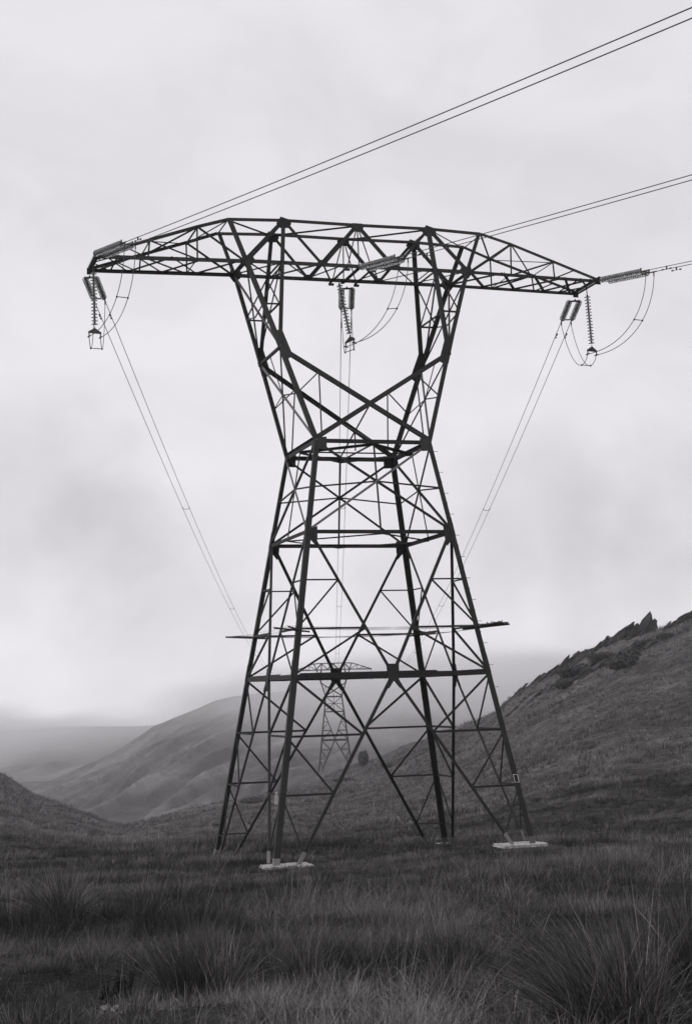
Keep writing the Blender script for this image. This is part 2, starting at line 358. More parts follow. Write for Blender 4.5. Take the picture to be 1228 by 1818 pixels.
def tower(name, loc, rz, P, M, label, fine=True, extra=None, group=None):
    root = empty(name, loc, rz); tag(root, label, 'pylon', group)
    H = HEAD; h = lambda z: 1 - P['h1'] * z
    def c3(c, z, k=None):
        k = h(z) if k is None else k
        return Vector((CN[c][0] * k, CN[c][1] * k, z))
    def mk(fn, nm, mt=M):
        mb = MB(); fn(mb)
        return mb.build(nm, mt, root) if mb.v else None
    # legs
    LEGS = {}
    for c, (cx, cy) in CN.items():
        def f(mb):
            zf = P['feet'][c]
            zs = [zf, P['z1'], P['z2'], 0]; ws = [.25, .24, .22]
            for i in range(3): legang(mb, c3(c, zs[i]), c3(c, zs[i + 1]), ws[i], cx, cy)
            if fine:
                for zj in (P['z1'] - .02, P['z2'] - .04):      # bolted splice plates
                    p = c3(c, zj) * U; q = c3(c, zj + .28) * U
                    for e in (Vector((0, cy, 0)), Vector((cx, 0, 0))):
                        o_ = Vector((-cx, 0, 0)) * .11 if e.x == 0 else Vector((0, -cy, 0)) * .11
                        mb.bar(p + e * .012 + o_, q + e * .012 + o_, .17 if e.x == 0 else .018, .018 if e.x == 0 else .17, Vector((0, 1, 0)))
        LEGS[c] = mk(f, 'leg')
        # step bolts
        if fine:
            sm = None
            n = int(6.2 / .155)
            for i in range(n):
                z = -.15 - i * .1775
                if z < -5.0: break
                if c not in ('NR',): break
                sb = MB(); ax = Vector((1, 0, 0)) if i % 1 == 0 else Vector((0, -1, 0))
                pp = c3(c, z) * U; dr = Vector((cx, 0, 0)) if i % 2 == 0 else Vector((0, cy, 0)); inn = Vector((0, -cy, 0)) if i % 2 == 0 else Vector((-cx, 0, 0))
                sb.tube([pp + inn * .06 - dr * .03, pp + inn * .06 + dr * .17], .0105, 6)
                sb.tube([pp + inn * .06 + dr * .165, pp + inn * .06 + dr * .185], .018, 6)
                ob = sb.build('step_bolt', M, LEGS[c])
    # footings
    if fine:
        for c, (cx, cy) in CN.items():
            zf = P['feet'][c]; p = c3(c, zf) * U; p.z -= .2 if cy < 0 else .3
            mb = MB()
            # pad under the leg and the two brace ends, with chipped uneven outline
            x0, x1 = p.x + cx * (.42 if cy < 0 else .25), p.x - cx * (1.5 if cy < 0 else .4); y0, y1 = p.y + cy * .45, p.y - cy * (.75 if cy < 0 else .35)
            nx, ny = 16, 8; top = []
            rr = random.Random(hash(c) % 97)
            rr = random.Random({'NL': 3, 'NR': 5, 'FL': 8, 'FR': 9}[c])
            ring = []
            for i in range(nx): ring.append((x0 + (x1 - x0) * i / nx, y0))
            for i in range(ny): ring.append((x1, y0 + (y1 - y0) * i / ny))
            for i in range(nx): ring.append((x1 + (x0 - x1) * i / nx, y1))
            for i in range(ny): ring.append((x0, y1 + (y0 - y1) * i / ny))
            if cx * cy < 0: pass
            vs = []; nR = len(ring); cxm = (x0 + x1) / 2; cym = (y0 + y1) / 2
            for lv, (s_, zz) in enumerate(((1.02, -.5), (1.0, -.13), (.985, -.035), (.95, -.01))):
                for (a_, b_) in ring:
                    j = rr.uniform(-.035, .035)
                    vs.append((cxm + (a_ - cxm) * s_ + j, cym + (b_ - cym) * s_ + rr.uniform(-.03, .03), p.z + zz + rr.uniform(-.015, .012)))
            fs = []
            for lv in range(3):
                for k in range(nR): fs.append((lv * nR + k, lv * nR + (k + 1) % nR, (lv + 1) * nR + (k + 1) % nR, (lv + 1) * nR + k))
            fs.append(tuple(3 * nR + k for k in range(nR)))
            mb.add(vs, fs)
            mb.build('concrete_footing', M_CONC, root)
            # galvanised leg stub
            mb = MB(); legang(mb, c3(c, zf - .1) + Vector((cx, cy, 0)) * .005, c3(c, zf + .02) + Vector((cx, cy, 0)) * .005, .27, cx, cy, .03)
            mb.build('leg_stub', M_STEEL2, root)
    # faces: beams, main diagonals, redundants
    for a, b_, n in FACES:
        far_x = (lambda c, dx, z: None)
        L = {}
        sgn = {a: 1, b_: -1}
        dirx = (c3(b_, 0) - c3(a, 0)).normalized()
        def fp(s, z):       # point on the face plane: s from centre along dirx
            return dirx * s + n * h(z) + Vector((0, 0, z))
        zt = P['z1']; zu = P['z2']
        for zz, w in ((0, .19), (zu, .17), (zt, .2)):
            mb = MB(); e = .03
            angle(mb, fp(-h(zz) + e, zz), fp(h(zz) - e, zz), w, n, 1, .03)
            if zz == zt:
                angle(mb, fp(-h(zz) * .92, zz + .035), fp(h(zz) * .45, zz + .035), w * .55, n, 1, .06)
            if zz == zt and n.y < 0: pass
            mb.build('beam', M, root)
        # bottom panel: inverted V from beam centre to the feet
        for c in (a, b_):
            sg = -1 if c == a else 1
            zf = P['feet'][c] + .03; xf = (h(zf) - .44)
            top = fp(0, zt); ft = fp(sg * xf, zf)
            T = lambda z: top + (ft - top) * ((z - zt) / (zf - zt))
            mb = MB(); angle(mb, top, ft, .13, n, sg)
            lg = lambda z: fp(sg * (h(z) - .03), z)
            mb2 = MB()
            angle(mb2, lg(zt - .02), T(P['n1']), .10, n, sg)
            angle(mb2, lg(P['n1']), T(P['n1']), .095, n, sg)
            angle(mb2, lg(P['n1'] - .02), T(P['n2']), .085, n, sg)
            angle(mb2, lg(P['n2']), T(P['n2']), .085, n, sg)
            if P['n3'] > zf + .05:
                angle(mb2, lg(P['n2'] - .02), T(P['n3']), .06, n, sg)
                angle(mb2, lg(P['n3']), T(P['n3']), .06, n, sg)
            else:
                angle(mb2, lg(P['n2'] - .02), T(zf + .04), .06, n, sg)
            mb.build('diagonal_brace', M, root); mb2.build('lattice_panel', M, root)
            if fine:
                mb = MB(); angle(mb, T(zf + .06) + n * .006, T(zf - .12) + n * .006, .15, n, sg, 0, .02); mb.build('brace_stub', M_STEEL2, root)
        # hip bracing (horizontal ties across each corner at n1 / n2)
        # middle panel: V from beam centre up to the corners
        for c in (a, b_):
            sg = -1 if c == a else 1
            top = fp(sg * (h(zu) - .07), zu); bt = fp(0, zt)
            T = lambda z: bt + (top - bt) * ((z - zt) / (zu - zt))
            lg = lambda z: fp(sg * (h(z) - .03), z)
            mb = MB(); angle(mb, bt, top, .13, n, sg); mb.build('diagonal_brace', M, root)
            mb = MB()
            angle(mb, lg(zt + .03), T(P['zm']), .09, n, sg); angle(mb, lg(P['zm']), T(P['zm']), .085, n, sg)
            angle(mb, lg(P['zm'] + .03), T(P['zm2']), .075, n, sg); angle(mb, lg(P['zm2']), T(P['zm2']), .065, n, sg)
            mb.build('lattice_panel', M, root)
        # upper panel: X with post and horizontals
        hu = h(zu); zx = zu * (1 / (1 + hu)); xz = zx    # crossing height of the trapezoid diagonals
        for c in (a, b_):
            sg = -1 if c == a else 1
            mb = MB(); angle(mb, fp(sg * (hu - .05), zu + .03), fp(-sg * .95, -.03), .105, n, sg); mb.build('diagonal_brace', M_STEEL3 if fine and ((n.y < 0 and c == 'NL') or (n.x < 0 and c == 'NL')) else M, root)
        mb = MB()
        angle(mb, fp(0, zu), fp(0, 0), .07, n, 1)
        for sg in (-1, 1): angle(mb, fp(sg * (h(xz) - .03), xz - .1), fp(0, xz), .07, n, sg)
        mb.build('lattice_panel', M, root)
        # gussets
        def gus(pts, off=.0):
            mb = MB(); mb.plate([(p_ * U) - n * .004 + n * off for p_ in pts], n, .018); mb.build('gusset_plate', M, root)
        k = .24
        gus([fp(-.105, zt + .17), fp(.105, zt + .17), fp(.1, zt + .06), fp(.085, zt - .08), fp(.15, zt - .2), fp(.09, zt - .22), fp(.0, zt - .10), fp(-.09, zt - .22), fp(-.15, zt - .2), fp(-.085, zt - .08), fp(-.1, zt + .06)])
        for sg in (-1, 1):
            ww = .19 if n.x == 0 else .12
            gus([fp(sg * (hu - .0), zu + .03), fp(sg * (hu - ww), zu + .09), fp(sg * (hu - ww + .01), zu - .1), fp(sg * (hu - ww + .04), zu - .24), fp(sg * (hu + .01), zu - .05)])
            gus([fp(sg * .985, .05), fp(sg * .8, .07), fp(sg * .81, -.12), fp(sg * .82, -.15), fp(sg * .99, -.14)] if n.x == 0 else [fp(sg * .98, .04), fp(sg * .82, .02), fp(sg * .82, -.1), fp(sg * .98, -.12)])
        # side crossing plates
        # upper panel plan diamond handled below
    # plan bracing at waist and at L2
    def plan(mb, z, w, cross=True, diam=True):
        k = h(z); up = Vector((0, 0, 1))
        mids = [Vector((0, -k, z)), Vector((k, 0, z)), Vector((0, k, z)), Vector((-k, 0, z))]
        for i in range(4):
            if diam: angle(mb, mids[i], mids[(i + 1) % 4], w, up, 1)
        if cross: angle(mb, mids[0], mids[2], w * .8, up); angle(mb, mids[1], mids[3], w * .6, up)
    for zz_, w_, x_ in ((-.02, .14, True), (P['z2'] - .01, .07, False), (P['z1'] - .01, .08, False)):
        mb = MB(); plan(mb, zz_, w_, x_); mb.build('plan_brace', M, root)
    zx = P['z2'] / (1 + h(P['z2']))
    kx = h(zx)
    for c, (cx, cy) in CN.items():      # ties from panel crossings round each corner
        pass
    # ---- head
    def hp(c, x, y, z): return Vector((CN[c][0] * x, CN[c][1] * y, z))
    E = {c: hp(c, H['xE'], H['yE'], H['zE']) for c in CN}; B = {c: hp(c, H['xB'], H['yB'], H['zB']) for c in CN}
    T_ = {c: hp(c, H['xT'], H['yT'], H['zT']) for c in CN}; Pp = {c: hp(c, H['xP'], H['yT'], H['zTC'] + .03) for c in CN}
    A = {c: hp(c, H['xA'], H['yA'], H['zA']) for c in CN}; K = {c: hp(c, H['xK'], H['yK'], H['zK']) for c in CN}
    Wn = {c: hp(c, H['xW'], H['yB'], H['zB']) for c in CN}; W0 = {c: hp(c, 1, 1, 0) for c in CN}
    TC = {s: Vector((0, s * H['yT'], H['zTC'] + .02)) for s in (-1, 1)}
    up = Vector((0, 0, 1))
    for sx in (-1, 1):
        cn, cf = ('NL', 'FL') if sx < 0 else ('NR', 'FR')
        side = Vector((sx, 0, 0))
        for c in (cn, cf):
            fy = Vector((0, CN[c][1], 0))
            cx, cy = CN[c]
            mb = MB()
            legang(mb, W0[c], E[c], .215, cx, cy); legang(mb, E[c], B[c], .21, cx, cy); legang(mb, B[c], T_[c], .19, cx, cy)
            mb.build('fork_leg', M, root)
            mb = MB()
            angle(mb, E[c] - side * .02, Pp[c], .19, fy, sx); mb.build('inner_post', M, root)
            # cell redundants in near/far face
            mo = lerp(E[c], B[c], .5); ti = (mo.z - E[c].z) / (Pp[c].z - E[c].z); mi = lerp(E[c], Pp[c], ti)
            tb = (H['zB'] - E[c].z) / (Pp[c].z - E[c].z); pb = lerp(E[c], Pp[c], tb)
            mb = MB(); angle(mb, mo, mi, .08, fy); angle(mb, pb, mo, .07, fy)
            mb.build('lattice_panel', M, root); mb = MB()
            ml = lerp(W0[c], E[c], .5)
            opp = {'NL': 'NR', 'NR': 'NL', 'FL': 'FR', 'FR': 'FL'}[c]
            cb = lerp(E[c], W0[opp], .26)
            angle(mb, ml, cb, .055, fy); angle(mb, cb, lerp(W0[c], W0[opp], .06), .065, fy)
            mb.build('lattice_panel', M, root)
            # main cross brace E -> opposite waist
            mb = MB(); angle(mb, E[c], W0[opp] + Vector((0, 0, .03)), .2, fy, sx); mb.build('cross_brace', M, root)
        # outer side face (upper cell and lower cell)
        mb = MB()
        angle(mb, E[cn], E[cf], .13, side)
        mon, mof = lerp(E[cn], B[cn], .5), lerp(E[cf], B[cf], .5)
        angle(mb, B[cn], E[cf], .09, side, -1)
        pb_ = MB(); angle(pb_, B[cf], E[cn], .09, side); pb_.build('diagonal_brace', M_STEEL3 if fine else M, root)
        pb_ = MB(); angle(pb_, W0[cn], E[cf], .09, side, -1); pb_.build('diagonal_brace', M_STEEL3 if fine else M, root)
        xm = (mon + mof) / 2 + Vector((0, 0, -.1))
        angle(mb, mon, xm, .055, side); angle(mb, mof, xm, .055, side)
        mb.build('side_bracing', M, root); mb = MB()
        angle(mb, W0[cf], E[cn], .09, side)
        mln, mlf = lerp(W0[cn], E[cn], .5), lerp(W0[cf], E[cf], .5)
        xm = Vector(((mln.x + mlf.x) / 2, 0, W0[cn].z + H['zE'] * 1 / (1 + H['yE'])))
        xm.x = sx * (1 + (H['xE'] - 1) * xm.z / H['zE'])
        angle(mb, mln, xm, .055, side); angle(mb, mlf, xm, .055, side); angle(mb, (E[cn] + E[cf]) / 2, xm, .045, side)
        mb.build('side_bracing', M, root)
        # inner side between the two posts
        mb = MB()
        ti = .5 * (H['zB'] - H['zE']) / (Pp[cn].z - H['zE']); tb = ti * 2
        mn, mf_ = lerp(E[cn], Pp[cn], ti), lerp(E[cf], Pp[cf], ti); bn, bf = lerp(E[cn], Pp[cn], tb), lerp(E[cf], Pp[cf], tb)
        inn = -side
        angle(mb, mn, mf_, .075, inn)
        if sx < 0: angle(mb, bf, mn, .055, inn); angle(mb, bn, E[cf], .06, inn)
        else: angle(mb, bn, mf_, .055, inn); angle(mb, bn, E[cf], .075, inn)
        angle(mb, bn, bf, .07, inn)
        mb.build('side_bracing', M, root)
        # elbow gussets
        for c in (cn, cf):
            fy = CN[c][1]; e = E[c] * U; n_ = Vector((0, fy, 0))
            d1 = (Pp[c] - E[c]).normalized(); d2 = (W0[{'NL': 'NR', 'NR': 'NL', 'FL': 'FR', 'FR': 'FL'}[c]] - E[c]).normalized(); d3 = (W0[c] - E[c]).normalized(); d4 = (B[c] - E[c]).normalized()
            mb = MB(); mb.plate([e + d4 * .75, e + d1 * .78 - side * .10, e + d2 * .62 + Vector((0, 0, .1)), e + d2 * .62 - Vector((0, 0, .12)), e + d3 * .6 - side * .16, e + d3 * .55 + side * .01], n_, .02); mb.build('gusset_plate', M, root)
    # ties between the two cross brace crossings and the waist plan
    xz_ = H['zE'] * (1 / (1 + H['xE'])); yx = 1 + (H['yE'] - 1) * (xz_ / H['zE'])
    mb = MB()
    Xn, Xf = Vector((0, -yx, xz_)), Vector((0, yx, xz_))
    angle(mb, Xn, Vector((0, 1, 0)), .06, Vector((1, 0, 0))); angle(mb, Xf, Vector((0, -1, 0)), .06, Vector((1, 0, 0)), -1)
    angle(mb, Vector((0, 0, xz_ * .52)), Vector((0, 0, 0)), .06, Vector((1, 0, 0)))
    mb.build('plan_brace', M, root)
    # ---- bridge
    for s in (-1, 1):
        cl, cr = ('NL', 'NR') if s < 0 else ('FL', 'FR'); fy = Vector((0, s, 0))
        mb = MB()
        angle(mb, T_[cl], Pp[cl], .15, fy); angle(mb, Pp[cl], TC[s], .15, fy); angle(mb, TC[s], Pp[cr], .15, fy); angle(mb, Pp[cr], T_[cr], .15, fy)
        mb.build('top_chord', M, root)
        mb = MB(); angle(mb, B[cl], B[cr], .18, fy); mb.build('bottom_chord', M, root)
        seq = [B[cl], Pp[cl], Wn[cl], TC[s], Wn[cr], Pp[cr], B[cr]]
        mb = MB()
        for i in range(6): angle(mb, seq[i], seq[i + 1], .19 if i in (0, 5, 2, 3) else .14, fy, 1 if i % 2 else -1)
        mb.build('web_brace', M, root)
        mb = MB()
        for xx in (-.2, .0, .22): angle(mb, TC[s], Vector((xx, s * H['yB'], H['zB'])), .055, fy)
        mb.build('hanger', M, root)
        def gus(pts):
            mb = MB(); mb.plate([p_ * U - fy * .003 for p_ in pts], fy, .02); mb.build('gusset_plate', M, root)
        v = lambda p_, x, z: p_ + Vector((x, 0, z))
        for p_ in (Pp[cl], Pp[cr]): gus([v(p_, -.05, .06), v(p_, .12, .01), v(p_, .13, -.06), v(p_, .09, -.13), v(p_, -.06, -.14), v(p_, -.13, -.06)])
        gus([v(TC[s], -.09, .03), v(TC[s], .09, .03), v(TC[s], .11, -.05), v(TC[s], .05, -.12), v(TC[s], -.05, -.12), v(TC[s], -.11, -.05)])
        for p_ in (Wn[cl], Wn[cr]): gus([v(p_, -.06, .08), v(p_, .06, .08), v(p_, .13, -.03), v(p_, -.13, -.03)])
        for p_, sx in ((B[cl], -1), (B[cr], 1)): gus([v(p_, -sx * .13, .1), v(p_, sx * .04, .09), v(p_, sx * .05, -.03), v(p_, sx * -.02, -.12), v(p_, -sx * .12, -.06), v(p_, -sx * .18, .01)])
    mb = MB()
    for c1, c2 in (('NL', 'FL'), ('NR', 'FR')):
        angle(mb, T_[c1], T_[c2], .07, up); angle(mb, Pp[c1], Pp[c2], .1, up)
    angle(mb, TC[-1], TC[1], .12, up)
    angle(mb, Pp['FL'], TC[-1], .08, up); angle(mb, TC[1], Pp['NR'], .08, up); angle(mb, T_['NL'], Pp['FL'], .07, up); angle(mb, T_['FR'], Pp['NR'], .07, up)
    mb.build('top_lacing', M, root)
    mb = MB()
    xs = [(-1.98, -1), (-1.29, 1), (-.9, -1), (-.641, 1), (-.2, -1)]
    dn = Vector((0, 0, -1))
    y = H['yB']; zb = H['zB']
    for sx in (-1, 1):
        angle(mb, Vector((sx * 1.98, -y, zb)), Vector((sx * 1.98, y, zb)), .12, dn)
        angle(mb, Vector((sx * 1.29, -y, zb)), Vector((sx * 1.29, y, zb)), .07, dn)
        angle(mb, Vector((sx * 1.98, -y, zb)), Vector((sx * 1.29, y, zb)), .06, dn); angle(mb, Vector((sx * 1.98, y, zb)), Vector((sx * 1.29, -y, zb)), .06, dn)
        angle(mb, Vector((sx * 1.29, y, zb)), Vector((sx * .641, -y, zb)), .075, dn); angle(mb, Vector((sx * 1.29, -y, zb)), Vector((sx * .641, y, zb)), .05, dn)
        angle(mb, Vector((sx * .641, -y, zb)), Vector((sx * .25, y, zb)), .07, dn); angle(mb, Vector((sx * .641, y, zb)), Vector((sx * .25, -y, zb)), .055, dn)
    mb.build('bottom_lacing', M, root)
    for xx, w in ((-.22, .13), (0, .2), (.24, .13)):
        mb = MB(); angle(mb, Vector((xx, -y - .03, zb - .03)), Vector((xx, y + .1, zb - .03)), w, dn, 1, 0)
        for s in (-1, 1):
            if xx != 0: mb.bar(Vector((xx - .045, s * (y + .02), zb - .07)) * U, Vector((xx + .045, s * (y + .02), zb - .07)) * U, .12, .09)
        mb.build('crossbeam', M, root)
    # ---- cross arms
    for sx in (-1, 1):
        cn, cf = ('NL', 'FL') if sx < 0 else ('NR', 'FR')
        mbs = {k_: MB() for k_ in ('bottom_chord', 'top_chord', 'arm_lacing', 'tip_beam')}
        fr = lambda c, t: lerp(B[c], A[c], t)
        tk = (H['xK'] - H['xB']) / (H['xA'] - H['xB'])
        t2 = .66
        K2 = {c: lerp(K[c], A[c], .48) for c in (cn, cf)}
        for c in (cn, cf):
            fy = Vector((0, CN[c][1], 0))
            angle(mbs['bottom_chord'], B[c], A[c], .155, fy); angle(mbs['top_chord'], T_[c], K[c], .135, fy); angle(mbs['top_chord'], K[c], A[c] + Vector((0, 0, .03)), .135, fy)
            wb = MB()
            angle(wb, K[c], fr(c, tk), .075, fy); angle(wb, B[c], K[c], .085, fy); angle(wb, K2[c], fr(c, tk), .075, fy)
            angle(wb, K2[c], fr(c, t2), .075, fy); angle(wb, lerp(K2[c], A[c], .45), fr(c, t2), .06, fy); wb.build('web_brace', M, root)
        ar = mbs['arm_lacing']
        angle(ar, K[cn], K[cf], .09, up); angle(ar, T_[cn], K[cf], .07, up); angle(ar, K2[cf], K[cn], .07, up); angle(ar, K2[cn], K2[cf], .06, up); angle(ar, K2[cn], K[cf], .05, up)
        ts = [0, .26, .5, .74, .95]
        for i in range(4):
            angle(ar, fr(cn, ts[i]), fr(cf, ts[i + 1]), .11, dn); angle(ar, fr(cf, ts[i]), fr(cn, ts[i + 1]), .085, dn)
        angle(ar, fr(cn, tk), fr(cf, tk), .05, dn); angle(ar, fr(cn, .86), fr(cf, .86), .08, dn); angle(ar, fr(cn, .86), (A[cn] + A[cf]) / 2, .07, dn); angle(ar, fr(cf, .86), (A[cn] + A[cf]) / 2, .07, dn)
        tb_ = mbs['tip_beam']
        angle(tb_, A[cn] + Vector((0, -.05, -.02)), A[cf] + Vector((0, .05, -.02)), .13, dn, 1, 0)
        angle(tb_, A[cn] + Vector((sx * .03, -.05, .05)), A[cf] + Vector((sx * .03, .05, .05)), .12, Vector((sx, 0, 0)), 1, 0)
        for c in (cn, cf):
            tb_.plate([(A[c] + Vector(q_)) * U for q_ in ((-.05, 0, .05), (.05, 0, .05), (.05, 0, -.06), (-.05, 0, -.06))], (0, 1, 0), .03)
        for k_, v_ in mbs.items(): v_.build(k_, M, root)
    if extra: extra(root, c3, h, LEGS)
    return root, dict(A=A, B=B, E=E, c3=c3, h=h)

def near_extra(root, c3, h, LEGS):
    # barbed anti-climbing guard on outriggers at each leg
    zg = -3.08; tips = {}
    for c, (cx, cy) in CN.items():
        br = MB(); tips[c] = []
        for j, da in enumerate((-16, 12)):
            a = math.atan2(cy, cx) + R(da) * (1 if cx * cy > 0 else -1)
            d = Vector((math.cos(a), math.sin(a), .07))
            p = c3(c, zg) * U + Vector((-cx * .06 * (j - .5), 0, .03 * j))
            q0 = p - d * .75; q1 = p + d * 1.25
            br.prism([(-.035, 0), (.035, 0), (.035, -.01), (-.025, -.01), (-.025, -.07), (-.035, -.07)], q0, q1, d.cross(up_).normalized(), up_)
            if c in ('NR', 'FR'):        # tangled wire ends along the arm
                rr = random.Random(j)
                pts = [p + d * (k_ * .09) + Vector((rr.uniform(-.05, .05), rr.uniform(-.05, .05), rr.uniform(-.02, .09))) for k_ in range(-5, 14)]
                br.tube(pts, .02, 5)
                pts = [p + d * (k_ * .075) + Vector((rr.uniform(-.07, .07), rr.uniform(-.07, .07), rr.uniform(-.05, .08))) for k_ in range(2, 17)]
                br.tube(pts, .026, 5)
            tips[c].append((q0, q1, d))
        br.build('climbing_guard', M_STEEL, root)
    for c1, c2, n in FACES:
        wm = MB()
        for j in (0, 1):
            for t in (.45, .62, .8, .97):
                p = tips[c1][1 - j if True else j]; q = tips[c2][j]
                a_ = p[0] * (1 - t) + p[1] * t; b_ = q[0] * (1 - t) + q[1] * t
                pts = [a_.lerp(b_, s) - Vector((0, 0, .10 * 4 * s * (1 - s))) for s in np.linspace(0, 1, 9)]
                wm.tube(pts, .0035, 4)
        wm.build('barbed_wire', M_HW, root)
    # corner ties of the upper body panel are part of lattice; plates
    mb = MB(); p = Vector((-h(-5.66), -h(-5.66) + .1, -5.66)) * U
    mb.bar(p + Vector((-.05, .12, .16)), p + Vector((-.05, .12, -.2)), .03, .16, Vector((1, 0, 0)))
    mb.bar(p + Vector((-.05, .12, .3)), p + Vector((-.05, .12, .18)), .03, .09, Vector((1, 0, 0)))
    o_ = mb.build('warning_plate', M_SIGN, root); o_['label'] = 'small white plate on the left side bracing near the ground'
    # number plate with pale rim on the near right leg
    for c, z, s in (('NR', -5.5, 1), ('NL', -5.95, .7)):
        cx, cy = CN[c]; p = c3(c, z) * U + Vector((-cx * .12, cy * .022, 0)); mb = MB()
        sl = (c3(c, z + .1) - c3(c, z)).normalized()
        mb.bar(p - sl * .17, p + sl * .17, .20, .012, Vector((0, 1, 0)))
        pl = mb.build('number_plate', M_STEEL, root)
        if c == 'NR':
            mb = MB()
            for sx_ in (-1, 1): mb.bar(p - sl * .17 + Vector((sx_ * .09, cy * .012, 0)), p + sl * .17 + Vector((sx_ * .09, cy * .012, 0)), .022, .012, Vector((0, 1, 0)))
            for sz in (-1, 1): mb.bar(p + sl * .16 * sz + Vector((-.08, cy * .0125, 0)), p + sl * .16 * sz + Vector((.08, cy * .0125, 0)), .012, .022, Vector((0, 0, 1)))
            mb.build('plate_rim', M_SIGN, pl)
up_ = Vector((0, 0, 1))
WS[0] = .95
TW, D1 = tower('transmission_tower', (0, 0, ZO), 0, G1, M_STEEL, 'large dark steel lattice transmission tower standing in the tussock', True, near_extra)

# ------------------------------------------------------------------ distant tower (taller body)
FZ = Vector((111.07, 395.42, -13.628 + ZO + 1.7))
G2 = dict(h1=.118, z1=-5.0, z2=-1.75, zm=-3.9, zm2=-2.9, n1=-6.1, n2=-7.1, n3=-8.3, feet=dict(NL=-8.55, FL=-8.3, NR=-7.6, FR=-7.6))
FROT = -R(15.87)
WS[0] = 1.7
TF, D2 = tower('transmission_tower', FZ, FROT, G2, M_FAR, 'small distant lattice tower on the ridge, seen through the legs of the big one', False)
def far_pt(x, y, z):
    v = Vector((x, y, z)) * U; v.rotate(Matrix.Rotation(FROT, 3, 'Z')); return v + FZ

# ------------------------------------------------------------------ insulators
def disc_mesh():
    mb = MB()
    mb.lathe([(.04, .012), (.12, .0), (.142, .006), (.144, .016), (.125, .030), (.085, .046), (.05, .056), (.0, .057)], (0, 0, 0), (0, 0, 1), 16)
    return mb.mesh('disc', M_GLASS, True)
def cap_mesh():
    mb = MB(); mb.lathe([(.018, -.03), (.02, .055), (.048, .058), (.05, .10), (.035, .118), (.018, .12)], (0, 0, 0), (0, 0, 1), 10)
    return mb.mesh('cap', M_CAP, True)
DISC, CAP = disc_mesh(), cap_mesh()
PITCH = .146
def string_of(root, p, d, n, origin):
    """n discs from p along unit vector d (world), parts parented to root"""
    q = (-d).to_track_quat('Z', 'Y')
    for i in range(n):
        o_ = bpy.data.objects.new('disc', DISC); col.objects.link(o_); o_.parent = root
        o_.location = p + d * (PITCH * (i + .6)) - origin; o_.rotation_mode = 'QUATERNION'; o_.rotation_quaternion = q
        c_ = bpy.data.objects.new('cap', CAP); col.objects.link(c_); c_.parent = o_
def W3(x, y, z): return Vector((x, y, z)) * U + Vector((0, 0, ZO))
def hw(fn, name, root, origin, mt=None):
    mb = MB(); fn(mb); mb.v = [tuple(Vector(v) - origin) for v in mb.v]; return mb.build(name, mt or M_HW, root)

def double_string(p, d, label, group, nd=16):
    root = empty('insulator_string', p); tag(root, label, 'insulator', group)
    d = d.normalized(); s = d.cross(up_).normalized(); vv = s.cross(d)
    a = .24
    def y1(mb):
        mb.tube([p, p + d * .16], .03, 6); mb.plate([p + d * .12 - s * .05, p + d * .12 + s * .05, p + d * .22 + s * (a + .04), p + d * .30 + s * (a + .04), p + d * .30 - s * (a + .04), p + d * .22 - s * (a + .04)], vv, .03)
    hw(y1, 'yoke_plate', root, p)
    n = nd; st = p + d * .34
    for sg in (-1, 1): string_of(root, st + s * a * sg, d, n, p)
    e = st + d * (PITCH * n + .06)
    def y2(mb):
        mb.plate([e + s * (a + .04), e - s * (a + .04), e + d * .1 - s * (a + .04), e + d * .1 + s * (a + .04)], vv, .03)
        for sg in (-1, 1):
            mb.bar(e + s * a * sg - vv * .06, e + s * a * sg + vv * .16, .05, .05, d)
            mb.tube([e + s * a * sg, e + s * a * sg + d * .16, e + s * a * sg + d * .22, e + s * a * sg + d * .5], [.02, .03, .036, .028], 7)
            mb.tube([e + s * a * sg + d * .3 - vv * .0, e + s * a * sg + d * .33 - vv * .2], .028, 6)
    hw(y2, 'dead_end_clamp', root, p)
    outs = [e + s * a * sg + d * .5 for sg in (-1, 1)]; jmp = [e + s * a * sg + d * .33 - vv * .2 for sg in (-1, 1)]
    return outs, jmp, s

ND = Vector((math.sin(R(165)), math.cos(R(165)), -.10)).normalized()
SIDES = {'left': -1, 'middle': 0, 'right': 1}
near_att = {'left': W3(-4.418, -.53, 3.03), 'middle': W3(.02, -.53, 3.03), 'right': W3(4.43, -.53, 3.02)}
far_att = {'left': W3(-4.418, .5, 2.97), 'middle': W3(.08, .55, 3.0), 'right': W3(4.418, .5, 2.95)}
far_end = {'left': far_pt(-4.418, -.5, 3.0), 'middle': far_pt(0, -.5, 3.0), 'right': far_pt(4.418, -.5, 3.0)}
txt = {'left': 'left arm tip', 'middle': 'bridge centre', 'right': 'right arm tip'}
SAG = 9.0
def damper(mb, p, d):
    dn = Vector((0, 0, -1)); k = dn - d * dn.dot(d); k.normalize()
    mb.bar(p - k * .02, p + k * .12, .05, .04, d)
    mb.tube([p + k * .12 - d * .24, p + k * .13, p + k * .12 + d * .24], .009, 5)
    for s in (-1, 1): mb.tube([p + k * .12 + d * s * .17, p + k * .12 + d * s * .2, p + k * .12 + d * s * .29, p + k * .12 + d * s * .31], [.015, .032, .035, .018], 7)

